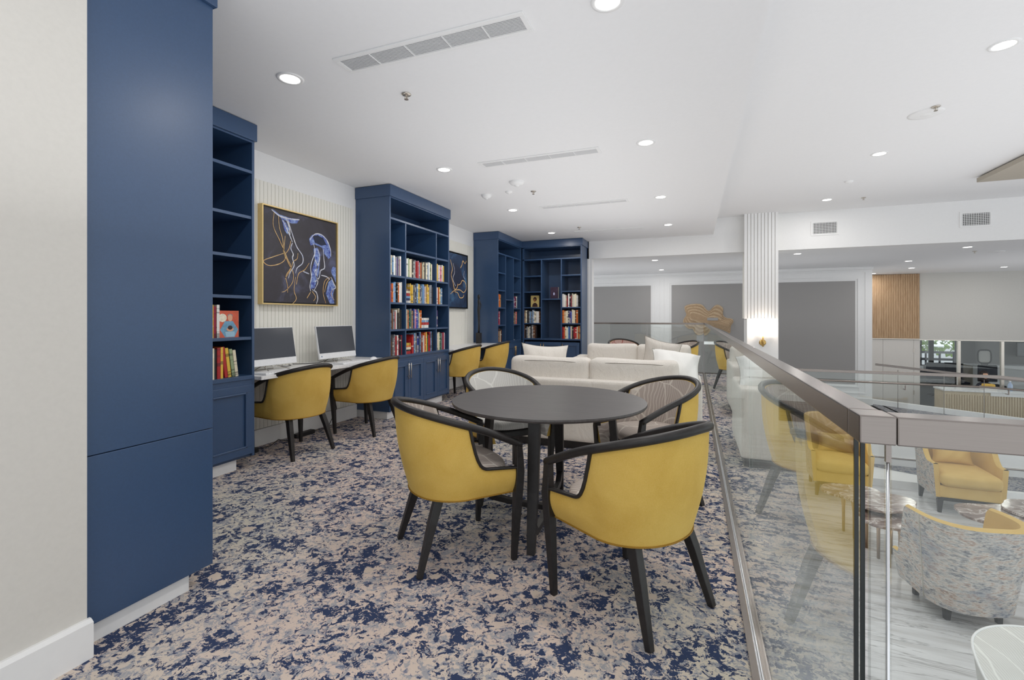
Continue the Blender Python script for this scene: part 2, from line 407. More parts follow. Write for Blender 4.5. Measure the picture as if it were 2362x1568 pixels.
# floor channel
rbox('floor_channel',.204,.2105,-.4,10.6,-.02,.010,M['steel'],.001)
rbox('floor_channel',.182,.204,-.4,10.6,-.02,.006,M['rail'],0)
rbox('floor_channel',.2228,.243,-.4,10.6,-.02,.008,M['rail'],.001)
rbox('floor_channel',-2.2,.2,10.62,10.66,-.02,.02,M['rail'],.001)

# ------------------------------------------------------------------ ceiling fittings
lamp_data=bpy.data.lights.new('downlight','AREA'); lamp_data.shape='DISK'; lamp_data.size=.12; lamp_data.energy=DOWN_W; lamp_data.color=(1,.965,.92)
def downlight(x,y,z,label,group):
    t=empty('downlight',(x,y,z),label=label,cat='ceiling light',group=group)
    for me,nm in((ring,'trim_ring'),(disc,'diffuser')):
        o=bpy.data.objects.new(nm,me); COL.objects.link(o); o.parent=t
    l=bpy.data.objects.new('lamp',lamp_data); COL.objects.link(l); l.parent=t; l.location=(0,0,-.012)
    return t
ring=MB().lathe([(.058,-.001),(.062,-.007),(.08,-.006),(.083,0)],n=28,capb=False,capt=False).mesh('trim_ring',M['white'],True)
disc=MB().lathe([(.001,-.005),(.058,-.005)],n=24,capb=True,capt=False).mesh('diffuser',M['lamp'])
ordn=['first','second','third','fourth','fifth','sixth']
for i,y in enumerate((2.29,4.29,6.28,8.25)):
    downlight(-2.43,y,LZ,f'round recessed ceiling light, {ordn[i]} from camera in the row beside the bookcases','library ceiling lights')
for i,y in enumerate((2.29,4.27,6.28,8.22)):
    downlight(-.39,y,LZ,f'round recessed ceiling light, {ordn[i]} from camera in the row near the ceiling step','library ceiling lights')
for x,q in((-2.43,'bookcase'),(-.39,'railing')): downlight(x,.25,LZ,'round recessed ceiling light directly above the camera, %s side'%q,'rear ceiling lights')
for i,y in enumerate((4.147,6.41,8.63)):
    downlight(1.96,y,UZ,f'round recessed light, {ordn[i]} from camera on the high ceiling over the lounge','lounge ceiling lights')
for x,y,q in((1.96,1.9,'before the first of the visible row'),(5.0,1.9,'out past the rail beside the camera'),(5.0,4.15,'above the mustard lounge chairs'),(5.0,6.4,'above the ramp handrail')): downlight(x,y,UZ,'round recessed light on high ceiling outside the picture, '+q,'unseen lounge lights')
FL=[(-.75,10.2,'left of the slatted column, nearer of two'),(-.75,12.35,'left of the slatted column, farther of two'),(1.83,10.13,'just past the slatted column on the far low ceiling'),
    (4.27,12.3,'above the grey wall end, nearest the low ceiling middle'),(4.95,14.1,'in front of the oak slat panel, second row'),(4.35,10.2,'nearest the beam edge at far end of low ceiling'),
    (4.6,15.5,'tight above the oak slat panel'),(6.9,14.6,'above the beige wall over the glass office')]
for x,y,l in FL: downlight(x,y,FZ,'small recessed light '+l,'far ceiling lights')

def vent(y0,y1,x0,x1,k):
    t=empty('ceiling_vent',(x0,y0,LZ),label=f'long white linear slot vent in library ceiling, {ordn[k]} from camera',cat='vent',group='linear ceiling vents')
    L,Wd=x1-x0,y1-y0; b=.028
    MB().box(0,L,0,b,-.008,0).box(0,L,Wd-b,Wd,-.008,0).box(0,b,b,Wd-b,-.008,0).box(L-b,L,b,Wd-b,-.008,0).build('frame',M['white'],t,bevel=.002)
    MB().box(b,L-b,b,Wd-b,-.0005,-.0002).build('backing',M['darkgrey'],t)
    s=MB(); n=11
    for i in range(n):
        y=b+(Wd-2*b)*(i+.5)/n; s.box(b,L-b,y-.0024,y+.0020,-.0065,-.004)
    s.build('blades',M['ceil'],t,kind='stuff')
    for j in range(1,5): MB().box(L*j/5-.002,L*j/5+.002,b,Wd-b,-.0095,-.001).build('cross_bar',M['white'],t)
for k,y in enumerate((2.205,4.22,6.22,8.27)): vent(y,y+.175-(.01*k),-2.01,-.80,k)
def sprinkler(x,y,z,l):
    t=empty('sprinkler',(x,y,z),label=l,cat='sprinkler',group='ceiling sprinklers')
    MB().lathe([(.03,0),(.034,-.004),(.03,-.008),(.012,-.01)],n=20,capb=False).build('escutcheon',M['chrome'],t,smooth=True)
    MB().tube([(0,0,-.008),(0,0,-.035)],.006,8).tube([(-.012,0,-.012),(-.014,0,-.028),(0,0,-.036)],.002,6).tube([(.012,0,-.012),(.014,0,-.028),(0,0,-.036)],.002,6).build('body',M['chrome'],t)
    MB().lathe([(.014,-.036),(.015,-.039)],n=14).build('deflector',M['chrome'],t)
sprinkler(-1.85,2.74,LZ,'chrome sprinkler head beyond the nearest long vent')
sprinkler(-1.83,5.43,LZ,'chrome sprinkler head beside the three round detectors')
sprinkler(-1.83,7.9,LZ,'chrome sprinkler head by the farthest long vent')
sprinkler(1.98,5.15,UZ,'chrome sprinkler head beside the speaker disc over the lounge')
sprinkler(2.455,8.69,UZ,'small sprinkler head near the beam on the high ceiling')
sprinkler(1.55,11.6,FZ,'small sprinkler head just behind the column on low ceiling')
sprinkler(4.75,10.9,FZ,'small sprinkler head on far low ceiling beside white disc')
def detector(x,y,z,r,h,l):
    t=empty('smoke_detector',(x,y,z),label=l,cat='detector')
    MB().lathe([(r,0),(r,-h*.3),(r*.82,-h*.7),(r*.4,-h)],n=28,capb=False).build('housing',M['white'],t,smooth=True)
    MB().lathe([(r*.3,-h),(r*.26,-h*1.18)],n=16,capb=False).build('cap',M['white'],t,smooth=True)
detector(-1.88,4.98,LZ,.085,.045,'largest round white detector, domed, on library ceiling')
detector(-2.445,5.39,LZ,.062,.045,'domed white detector nearest the bookcases on the ceiling')
detector(-2.12,5.34,LZ,.042,.025,'smallest flat white detector between the other two')
detector(1.965,5.30,UZ,.13,.012,'large flat white speaker disc on high ceiling over lounge')
detector(1.97,7.56,UZ,.05,.03,'small white detector on the high ceiling before the beam')
detector(5.15,11.1,FZ,.11,.015,'flat white disc on the far low ceiling')
detector(1.62,11.3,FZ,.07,.015,'small white disc on low ceiling just past the column')
for x0,x1,l in((1.95,2.30,'white wall grille on beam, nearer the slatted column'),(3.98,4.32,'white wall grille on beam, farther right of two')):
    t=empty('wall_grille',(x0,9.5,2.64),label=l,cat='vent',group='beam grilles'); W_=x1-x0; b=.028
    MB().box(-.03,W_+.03,-.012,0,-.03,0).box(-.03,W_+.03,-.012,0,.19,.22).box(-.03,0,-.012,0,0,.19).box(W_,W_+.03,-.012,0,0,.19).build('frame',M['white'],t)
    MB().box(0,W_,-.002,-.0005,0,.19).build('backing',M['blackmetal'],t)
    s=MB()
    for i in range(16): s.box(W_*(i+.5)/16-.004,W_*(i+.5)/16+.003,-.009,-.003,0,.19)
    for i in range(7): s.box(0,W_,-.010,-.008,.19*(i+.5)/7-.003,.19*(i+.5)/7+.003)
    s.build('blades',M['white'],t,kind='stuff')
t=empty('ceiling_panel',(3.48,7.94,2.966),label='taupe rectangular panel hung just below the high ceiling',cat='ceiling panel')
MB().box(0,3.2,-6,0,0,.055).build('board',M['tanbox'],t); MB().box(.05,3.1,-5.9,-.05,.055,.075).build('mounting_frame',M['blackmetal'],t)

# ------------------------------------------------------------------ bookcases
def door(parent,axis,p,a0,a1,z0,z1,handle=None,hm='brass'):
    """axis 'x': the front faces +X at x=p, running along y a0..a1; axis 'y': faces -Y at y=p along x; 'Y': faces +Y"""
    def bx(mb,u0,u1,z0,z1,d0,d1):
        if axis=='x': mb.box(p+d0,p+d1,u0,u1,z0,z1)
        elif axis=='y': mb.box(u0,u1,p-d1,p-d0,z0,z1)
        else: mb.box(u0,u1,p+d0,p+d1,z0,z1)
    mb=MB(); r=.055; g=.002; a0+=g; a1-=g
    bx(mb,a0,a1,z0,z0+r,0,.018); bx(mb,a0,a1,z1-r,z1,0,.018); bx(mb,a0,a0+r,z0+r,z1-r,0,.018); bx(mb,a1-r,a1,z0+r,z1-r,0,.018)
    d=mb.build('door',M['navy'],parent,bevel=.002)
    mb=MB(); m_=.014
    for q in((a0+r,a1-r,z0+r,z0+r+m_),(a0+r,a1-r,z1-r-m_,z1-r),(a0+r,a0+r+m_,z0+r,z1-r),(a1-r-m_,a1-r,z0+r,z1-r)): bx(mb,q[0],q[1],q[2],q[3],.002,.022)
    mb.build('moulding',M['navy'],d,bevel=.004)
    mb=MB(); bx(mb,a0+r,a1-r,z0+r,z1-r,.001,.006); mb.build('door_panel',M['navy'],d)
    if handle is not None:
        mb=MB()
        def P(u,dd,z): return (p+dd,u,z) if axis=='x' else ((u,p-dd,z) if axis=='y' else (u,p+dd,z))
        zt=z1-.03; zb=zt-.19
        mb.tube([P(handle,.045,zb),P(handle,.045,zt)],.0055,8)
        for zz in(zb+.03,zt-.03): mb.tube([P(handle,.018,zz),P(handle,.045,zz)],.004,8)
        mb.build('handle',M[hm],d,smooth=True)
SH=[2.01,1.69,1.37,1.05]
def bookcase_x(y0,y1,divs,label,shelves,crown=(2.60,2.735),doors=None,handles=None,crown_y=None,side_faces=True,hm='brass'):
    """bookcase on the left wall, front at x=-3.28. shelves: list per bay of heights"""
    t=empty('bookcase',(-3.51,(y0+y1)/2,0),label=label,cat='bookcase'); ox,oy=-3.51,(y0+y1)/2
    X0,X1=-3.765-ox,-3.28-ox; a,b=y0-oy,y1-oy; th=.022
    def bb(n,*q,bev=.0015,**k): return MB().box(*q).build(n,M['navy'],t,bevel=bev,**k)
    bb('side_panel',X0,X1,a,a+th,.09,2.70); bb('side_panel',X0,X1,b-th,b,.09,2.70)
    bb('back_panel',X0,X0+.012,a+th,b-th,.09,2.70)
    bb('crown',X0,X1+.018,a-.012,b+.012,*crown,bev=.003)
    bb('shelf',X0+.012,X1,a+th,b-th,2.338,2.362)
    bb('base_top',X0+.012,X1+.01,a+th,b-th,.705,.735)
    bb('base_box',X0+.012,X1-.02,a+th,b-th,.09,.12)
    bb('top_panel',X0+.012,X1,a+th,b-th,2.585,2.6)
    ds=[a+th]+[d-oy for d in divs]+[b-th]
    for d in divs: bb('divider',X0+.012,X1-.002,d-oy-.011,d-oy+.011,.735,2.338)
    for i,sh in enumerate(shelves):
        for z in sh: bb('shelf',X0+.012,X1-.006,ds[i]+(.011 if i else 0),ds[i+1]-(.011 if i<len(shelves)-1 else 0),z-.024,z)
    bb('face_frame',X1-.02,X1,a+th,b-th,.64,.705); 
    MB().box(X0,X1-.05,a+.02,b-.085 if not side_faces else b-.12,0,.09).build('plinth',M['white'],t)
    if doors:
        for i in range(len(doors)-1):
            h=handles[i] if handles else None
            door(t,'x',X1-.004,doors[i]-oy,doors[i+1]-oy,.115,.66,None if h is None else h-oy,hm)
    return t
bk1=bookcase_x(1.49,2.735,[1.92,2.31],'navy bookcase mostly hidden behind the tall blue end panel, few books low',[[2.0,1.68,1.365,1.04]]*3,doors=[1.51,1.92,2.31,2.715],handles=[None,None,None])
bk2=bookcase_x(4.52,5.935,[4.85,5.58],'tall navy bookcase between the two desks, four shelves full of books',[SH]*3,doors=[4.54,4.88,5.23,5.58,5.915],handles=[4.855,4.905,5.555,5.605],hm='chrome')
bk3=bookcase_x(7.735,8.955,[8.12,8.53],'navy corner bookcase beside the second desk, against left wall',[SH,[1.53],SH],doors=[7.755,8.12,8.53,8.94],handles=[None,8.505,8.555])
# back corner bookcase, faces -Y
t=empty('bookcase',(-2.65,9.2,0),label='navy corner bookcase on the end wall with books either side of empty middle bay',cat='bookcase'); bk4=t
ox,oy=-2.65,9.2
def bb(n,x0,x1,y0,y1,z0,z1,bev=.0015): return MB().box(x0-ox,x1-ox,y0-oy,y1-oy,z0,z1).build(n,M['navy'],t,bevel=bev)
F=8.975; Bk=9.49
bb('side_panel',-2.055,-2.03,F,Bk,.09,2.70); bb('back_panel',-3.28,-2.055,Bk-.012,Bk,.09,2.7)
bb('crown',-3.262,-2.012,F-.012,Bk,2.60,2.735,.003); bb('top_panel',-3.28,-2.055,F,Bk-.012,2.585,2.6)
bb('shelf',-3.26,-2.055,F,Bk-.012,2.34,2.365); bb('base_top',-3.25,-2.055,F-.01,Bk-.012,.73,.76); bb('base_box',-3.27,-2.055,F+.02,Bk-.012,.09,.12)
bb('side_panel',-3.285,-3.262,F,Bk,.09,2.6)
bb('corner_post',-3.28,-3.225,F,F+.03,.09,2.6)
for d in(-2.857,-2.442): bb('divider',d-.011,d+.011,F+.002,Bk-.012,.76,2.34)
for z in(2.03,1.71,1.39,1.07):
    bb('shelf',-3.26,-2.868,F+.004,Bk-.012,z-.024,z); bb('shelf',-2.431,-2.055,F+.004,Bk-.012,z-.024,z)
bb('shelf',-2.846,-2.453,F+.004,Bk-.012,1.535,1.56)
MB().box(-3.26-ox,-2.1-ox,F+.06-oy,Bk-oy,0,.09).build('plinth',M['white'],t)
dx=[-3.20,-2.83,-2.44,-2.07]
for i in range(3):
    door(t,'y',F+.004-oy,dx[i]-ox,dx[i+1]-ox,.115,.69,(-2.86-ox,-2.80-ox,-2.41-ox)[i])
# near bookcase seen as its tall end panel (front faces +Y)
t=empty('bookcase',(-2.7,1.2,0),label='tall plain navy end panel of the nearest bookcase beside cream wall',cat='bookcase'); bk0=t
def nb(n,x0,x1,y0,y1,z0,z1,mat='navy',bev=.002): return MB().box(x0+2.7,x1+2.7,y0-1.2,y1-1.2,z0,z1).build(n,M[mat],t,bevel=bev)
nb('end_panel',-2.055,-2.03,.995,1.478,.082,.694); nb('end_panel',-2.055,-2.03,.995,1.478,.697,2.60)
nb('crown',-3.75,-2.012,.99,1.488,2.60,2.735); nb('back_panel',-3.75,-2.055,.995,1.01,.09,2.6)
nb('shelf',-3.29,-2.055,1.01,1.46,2.34,2.362); nb('base_top',-3.29,-2.055,1.01,1.47,.705,.735)
for z in SH: nb('shelf',-3.29,-2.055,1.01,1.46,z-.024,z)
for x in(-2.86,-2.44): nb('divider',x-.011,x+.011,1.01,1.46,.735,2.34)
nb('plinth',-3.3,-2.058,1.0,1.39,0,.082,'white')
for i in range(3): door(t,'Y',1.458-1.2,(-3.27,-2.86,-2.44)[i]+2.7,(-2.86,-2.44,-2.06)[i]+2.7,.115,.66)

# ------------------------------------------------------------------ books
def book_mesh():
    m=MB(); c=.035
    # cover: back, front, spine (thickness along x 0..1, depth along y 0..1 (spine at y=0), height z 0..1)
    m.box(0,.1,0,1,0,1).box(.9,1,0,1,0,1).box(.1,.9,0,.05,0,1)
    m.box(.1,.9,.05,.96,.02,.98,1)
    return m.mesh('book',[M['book'],M['paper']])
BK=book_mesh()
PAL={'red':(176,40,44),'crimson':(150,30,60),'orange':(214,110,44),'yellow':(226,186,70),'cream':(228,218,192),'white':(236,234,230),'sky blue':(120,160,200),'navy':(38,50,92),
 'royal blue':(48,70,160),'green':(60,104,74),'sage':(150,166,130),'brown':(110,72,50),'black':(34,32,36),'grey':(140,142,148),'pink':(206,130,150),'teal':(60,120,130),'tan':(190,152,110),'violet':(92,70,130)}
def book(mat_loc,size,color,label,group,rot):
    """unit book scaled; rot = euler z etc"""
    o=bpy.data.objects.new('book',BK); COL.objects.link(o)
    o.location=mat_loc; o.scale=size; o.rotation_euler=rot
    o.color=(*lin(color)[:3],1)
    return tag(o,label,'book',group)
ORD=['first','second','third','fourth','fifth','sixth','seventh','eighth','ninth','tenth','eleventh','twelfth','thirteenth','fourteenth','fifteenth','sixteenth','seventeenth','eighteenth','nineteenth','twentieth','twenty-first','twenty-second','twenty-third','twenty-fourth']
def row(axis,start,end,z,front,names,where,hmin=.2,hmax=.25,wmin=.018,wmax=.034,lean=None,fill=1.0):
    """books standing side by side, spine to the room. names: palette sequence"""
    p=start; i=0; rnd=random.Random(hash_(where))
    lim=start+(end-start)*fill
    while p<lim-.016 and i<len(ORD):
        nm=names[i%len(names)]; wd=rnd.uniform(wmin,wmax); wd=min(wd,lim-p); h=rnd.uniform(hmin,hmax); dp=rnd.uniform(.14,.18)
        c=PAL[nm]; j=rnd.uniform(.85,1.12); c=tuple(min(250,x*j) for x in c)
        lab=f'{nm} book, {ORD[i]} from left on {where}'
        ins=rnd.uniform(.02,.035)
        if axis=='x':   # front faces +X: unit x -> +Y, unit y -> -X
            book((front-ins,p,z),(wd-.001,dp,h),c,lab,'books on '+where,(0,0,PI/2))
        else:
            book((p,front+ins,z),(wd-.001,dp,h),c,lab,'books on '+where,(0,0,0))
        p+=wd; i+=1
def hash_(s): return sum((k+1)*ord(ch) for k,ch in enumerate(s))
def stackb(axis,x,y,z,names,where,w_=.15,hs=None):
    for i,nm in enumerate(names):
        h=(hs or [.028]*9)[i]; j=random.uniform(-.012,.012)
        # lying book: unit x (thickness) -> up. rotate about y by -90
        o=book((x,y+j,z),(h-.001,.2,w_),PAL[nm],f'{nm} book lying {["at the bottom","second","third","fourth","fifth","sixth"][i]} in the stack on {where}','lying books on '+where,(0,0,0))
        if axis=='x': o.rotation_euler=(0,PI/2,0); o.matrix_world=Matrix.Translation((x,y+j,z))@Matrix(((0,-1,0,0),(0,0,1,0),(1,0,0,0),(0,0,0,1)))@Matrix.Diagonal((h-.001,.2,w_,1))
        z+=h
FX=-3.28; W2='middle bookcase'
r1='second open shelf down'; 
A=['black','cream','sky blue','white','grey','violet','grey','red','white','black','cream']
row('x',4.56,4.80,1.69,FX,A,'top shelf, near bay, middle bookcase')
row('x',4.87,5.50,1.69,FX,['sky blue','white','sage','cream','cream','cream','black','white','grey','red','red','pink','grey','orange','black','cream','cream','black','cream','cream'],'top shelf, centre bay, middle bookcase',.2,.24)
row('x',5.60,5.84,1.69,FX,['white','yellow','brown','white','pink','pink','cream'],'top book shelf, far bay, middle bookcase')
row('x',4.56,4.80,1.37,FX,['red','orange','sky blue','sky blue','black','black','orange','white','white'],'second book shelf, near bay, middle bookcase',.2,.26)
stackb('x',FX-.03,4.875,1.37,['white','navy','sky blue','red','cream','brown'],'second shelf, centre bay, middle bookcase',.11,[.03,.03,.026,.036,.03,.022])
row('x',4.99,5.53,1.37,FX,['yellow','yellow','grey','grey','black','navy','sky blue','yellow','yellow','navy','grey','sky blue','royal blue','cream','tan'],'second shelf, centre bay, middle bookcase beyond stack',.22,.26)
row('x',5.60,5.78,1.37,FX,['sky blue','white','red','orange','yellow','cream'],'second book shelf, far bay, middle bookcase',.19,.24)
row('x',4.56,4.80,1.05,FX,['black','grey','brown','grey','red','white','black','cream','black','brown'],'third book shelf, near bay, middle bookcase',.18,.25)
row('x',4.87,5.24,1.05,FX,['sage','cream','orange','teal','green','grey','tan','royal blue','sky blue','pink','royal blue','royal blue'],'third shelf, centre bay, middle bookcase',.2,.25)
stackb('x',FX-.03,5.26,1.05,['white','red','sky blue','white'],'third shelf, centre bay, middle bookcase',.17,[.04,.035,.028,.03])
row('x',5.60,5.65,1.05,FX,['grey','violet'],'third book shelf, far bay, middle bookcase')
row('x',4.56,4.80,.735,FX,['crimson','brown','grey','grey','crimson','red','white','crimson','black'],'lowest book shelf, near bay, middle bookcase',.2,.26)
stackb('x',FX-.03,4.875,.735,['red','black','cream','orange','yellow'],'lowest shelf, centre bay, middle bookcase',.13,[.035,.02,.03,.022,.03])
row('x',5.015,5.54,.735,FX,['red','red','sky blue','grey','black','royal blue','navy','sky blue','brown','red','white','orange','crimson','yellow','green'],'lowest shelf, centre bay, middle bookcase beyond stack',.21,.27)
row('x',5.60,5.88,.735,FX,['white','navy','cream','cream','green','green','grey','crimson','crimson'],'lowest book shelf, far bay, middle bookcase',.2,.25)
# bookcase 1
row('x',2.33,2.465,1.04,FX,['cream','white','yellow','yellow','crimson','white','violet'],'upper book shelf, first bookcase behind end panel',.235,.25,.016,.03)
row('x',2.33,2.50,.735,FX,['brown','white','grey','cream','black','red','yellow'],'lower book shelf, first bookcase behind end panel',.21,.25,.018,.028)
for i,(yy,nm,an) in enumerate(((2.502,'red',.12),(2.53,'yellow',.14),(2.562,'sage',.13),(2.59,'cream',.15))):
    o=book((FX-.03,yy,.737),(.024,.16,.235-.01*i),PAL[nm],f'leaning {nm} cookbook near the right end of lower shelf, first bookcase','leaning cookbooks',(0,0,0))
    o.matrix_world=Matrix.Translation((FX-.03,yy+.028,.739))@Matrix.Rotation(-.13,4,'X').inverted()@Matrix.Rotation(PI/2,4,'Z')@Matrix.Diagonal((.024,.16,.235-.01*i,1))@Matrix.Translation((-1,0,0))
t=empty('display_book',(FX-.05,2.55,1.04),label='face-out orange cookbook with painted person in blue, first bookcase shelf',cat='book')
MB().box(-.02,0,-.09,.085,0,.205).build('cover',plain('orange_cover',(206,92,64),.4,var=.2,scale=20),t)
MB().box(-.018,-.002,-.088,.087,.002,.203).build('pages',M['paper'],t)
sk=plain('print_skin',(222,170,140),.5); bl=plain('print_blue',(110,160,190),.5,var=.25); wt=plain('print_cream',(232,226,206),.5,var=.2,scale=90); dk=plain('print_dark',(60,36,34),.5)
def ell(cy,cz,ry,rz,x=.0006,n=20): 
    m=MB(); m.add([(x,cy+ry*math.cos(2*PI*k/n),cz+rz*math.sin(2*PI*k/n)) for k in range(n)],[tuple(range(n))]); return m
ell(-.05,.15,.034,.032).build('title_roundel',wt,t)
MB().add([(.0006,-.07,.06),(.0006,-.03,.125),(.0006,.035,.125),(.0006,.08,.06),(.0006,.05,.002),(.0006,-.03,.002)],[(0,1,2,3,4,5)]).build('printed_figure',bl,t)
ell(.012,.15,.02,.027,.0012).build('printed_face',sk,t); ell(.012,.168,.022,.014,.0009).build('printed_hair',plain('print_grey',(150,140,140),.5),t)
ell(.012,.062,.03,.016,.0014).build('printed_hands',sk,t); ell(.012,.075,.02,.016,.0018).build('printed_bowl',dk,t)
MB().add([(.0016,-.02,.003),(.0016,-.03,.045),(.0016,.05,.045),(.0016,.05,.003)],[(0,1,2,3)]).build('printed_block',plain('print_pale',(160,196,216),.5),t)
# corner bookcases
row('x',7.765,7.93,1.37,FX,['white','cream','grey','orange','orange','tan'],'upper book shelf, near bay, left corner bookcase')
row('x',7.765,7.91,1.05,FX,['pink','sky blue','crimson','crimson','grey'],'middle book shelf, near bay, left corner bookcase')
row('x',7.765,7.97,.735,FX,['brown','black','tan','brown','cream','black'],'lowest book shelf, near bay, left corner bookcase')
row('x',8.56,8.80,1.37,FX,['sky blue','white','violet','crimson','navy','cream'],'upper book shelf, far bay, left corner bookcase',.2,.25,.02,.04)
row('x',8.55,8.78,1.05,FX,['orange','brown','tan','white','brown','pink'],'middle book shelf, far bay, left corner bookcase',.2,.25,.02,.04)
row('y',-3.235,-2.88,1.07,F,['tan','cream','black','grey','sky blue','grey','sky blue','white','cream','white','white','brown','grey','cream'],'upper book shelf, near bay, end wall bookcase',.23,.27,.022,.036)
row('y',-3.235,-2.96,.76,F,['brown','black','grey','cream','white','black','grey','brown','brown','black'],'lower book shelf, near bay, end wall bookcase',.22,.27,.022,.036)
row('y',-2.425,-2.10,1.39,F,['white','white','cream','red','white','black','crimson','cream','white','cream','white','cream','grey'],'top book shelf, window side bay, end wall bookcase',.22,.27,.022,.036)
row('y',-2.425,-2.065,1.07,F,['orange','tan','cream','cream','navy','violet','royal blue','cream','cream','brown','orange','black','brown','red'],'middle book shelf, window side bay, end wall bookcase',.22,.27,.022,.036)
row('y',-2.425,-2.065,.76,F,['red','orange','cream','cream','sky blue','royal blue','cream','black','red','red','cream','orange','tan','cream'],'bottom book shelf, window side bay, end wall bookcase',.22,.26,.022,.036)
# shelf ornaments
t=empty('portrait_plaque',(-3.02,F+.1,1.39),label='yellow rounded plaque with dark bust silhouette on end wall bookcase',cat='ornament')
MB().prism([(-.085,0),(.085,0),(.09,.01),(.09,.23),(.08,.24),(-.08,.24),(-.09,.23),(-.09,.01)],0,.012).xf(Matrix.Rotation(PI/2,4,'X')).build('plaque',plain('aged_yellow',(214,190,120),.5),t,bevel=.002)
sd=MB(); 
def ely(cx,cz,rx,rz,y,n=20): return MB().add([(cx+rx*math.cos(2*PI*k/n),y,cz+rz*math.sin(2*PI*k/n)) for k in range(n)],[tuple(range(n))])
ely(0,.165,.038,.045,-.0135).build('silhouette_hair',dk,t); ely(-.005,.145,.022,.032,-.0145).build('silhouette_face',plain('print_tan',(150,100,60),.5),t)
MB().add([(-.06,-.0135,.008),(-.05,-.0135,.06),(-.02,-.0135,.09),(.02,-.0135,.09),(.05,-.0135,.06),(.06,-.0135,.008)],[(0,1,2,3,4,5)]).build('silhouette_bust',dk,t)
t=empty('display_book',(-2.62,F+.12,1.56),label='dark purple hardback standing face-out in middle bay of end wall bookcase',cat='book')
MB().box(-.08,.085,-.0,.03,0,.235).build('cover',plain('purple_cover',(64,46,66),.4,var=.5,scale=14),t); MB().box(.085,.09,.004,.026,.003,.232).build('pages',M['paper'],t)
ely(-.005,.1,.018,.03,-.001).build('printed_emblem',plain('print_lilac',(196,196,232),.4),t)
t=empty('figurine',(-3.36,8.19,1.53),label='slim white figurine in middle bay of left corner bookcase',cat='ornament')
MB().lathe([(.03,0),(.028,.02),(.018,.03),(.022,.07),(.014,.11),(.02,.14),(.012,.165),(.008,.17)],n=14).build('body',M['white'],t,smooth=True); MB().lathe([(.006,.17),(.016,.185),(.013,.205),(.004,.215)],n=12).build('head',M['white'],t,smooth=True)
t=empty('ornament',(-3.36,8.63,.735),label='small white sail-shaped ornament, lowest shelf of left corner bookcase',cat='ornament')
MB().add([(-.02,-.04,0),(-.02,.07,0),(-.015,-.03,.085),(.02,-.04,0),(.02,.07,0),(.015,-.03,.085)],[(0,1,2),(5,4,3),(0,3,4,1),(1,4,5,2),(2,5,3,0)]).build('sail',M['white'],t,bevel=.006); MB().box(-.03,.03,-.05,.075,-.0,.008).build('base',M['white'],t)

# ------------------------------------------------------------------ desks, computers
def desk(y0,y1,label):
    t=empty('wall_desk',(-3.48,(y0+y1)/2,0),label=label,cat='desk'); h=(y1-y0)/2
    MB().box(-.27,.27,-h+.002,h-.002,.692,.722).build('worktop',M['quartz'],t,bevel=.003)
    MB().box(-.27,-.24,-h+.002,h-.002,.60,.692).build('back_rail',M['white'],t)
    return t
desk(2.737,4.518,'white wall-to-wall desk carrying the two computers'); desk(5.937,7.733,'white wall-hung desk beyond the middle bookcase, with dark statue')
DZ=.722
def computer(y,x,label,cable):
    t=empty('computer',(x,y,DZ),label=label,cat='computer')
    W=.27; z0=.10; z1=.385; ch=.055; tilt=.17
    Mx=Matrix.Translation((0,0,z0))@Matrix.Rotation(-tilt,4,'Y')
    MB().box(-.02,0,-W,W,-ch,z1-z0).xf(Mx).build('housing',M['plastic'],t,bevel=.003)
    MB().box(0,.0015,-W+.006,W-.006,.004,z1-z0-.006).xf(Mx).build('screen',M['screen'],t)
    MB().add([(.001,-W+.03+.008*math.cos(k*PI/8),-ch/2+.008*math.sin(k*PI/8)) for k in range(16)],[tuple(range(16))]).xf(Mx).build('badge',plain('badge_blue',(120,140,170),.4),t)
    s=MB(); 
    for yy in(-.12,.12): s.tube([(-.03,0,.08),(-.01,yy*.6,.03),(.10,yy,.004),(.12,yy*.8,.004)],.004,6)
    s.tube([(-.03,0,.08),(-.10,-.1,.004),(-.10,.1,.004),(-.03,0,.08)],.004,6); s.tube([(-.025,0,.05),(-.02,0,.13)],.012,8)
    s.build('stand',M['chrome'],t,smooth=True)
    MB().tube(cable,.0028,6).build('cable',M['cable'],t,smooth=True)
computer(3.10,-3.50,'white all-in-one computer nearest the camera on the desk',[(-.05,.1,.03),(-.1,.25,.004),(-.16,.36,.004),(-.245,.41,.003)])
computer(3.93,-3.50,'white all-in-one computer beside the middle bookcase on the desk',[(-.05,-.1,.03),(-.08,-.2,.004),(-.12,-.30,.004),(-.245,-.37,.003)])
def keyboard(y,x,label):
    t=empty('keyboard',(x,y,DZ),label=label,cat='keyboard',group='keyboards')
    MB().box(-.065,.065,-.215,.215,0,.012).build('case',M['plastic'],t,bevel=.004)
    s=MB()
    for r in range(5):
        for c in range(14): s.box(-.055+.022*r,-.038+.022*r,-.205+.029*c,-.181+.029*c,.012,.016)
    s.build('keys',M['white'],t,kind='stuff')
keyboard(3.02,-3.30,'white keyboard before the nearer computer'); keyboard(3.93,-3.31,'white keyboard before the computer beside the middle bookcase')
t=empty('mouse',(-3.33,4.29,DZ),label='white computer mouse at the far end of the desk',cat='mouse')
MB().grid(lambda u,v:(.03*math.cos(2*PI*u)*math.sin(PI/2*v),.055*math.sin(2*PI*u)*math.sin(PI/2*v),.032*math.cos(PI/2*v)),20,8,closeu=True).build('shell',M['plastic'],t,smooth=True); MB().box(-.012,.012,-.02,.02,.0,.001).build('base',M['darkgrey'],t)
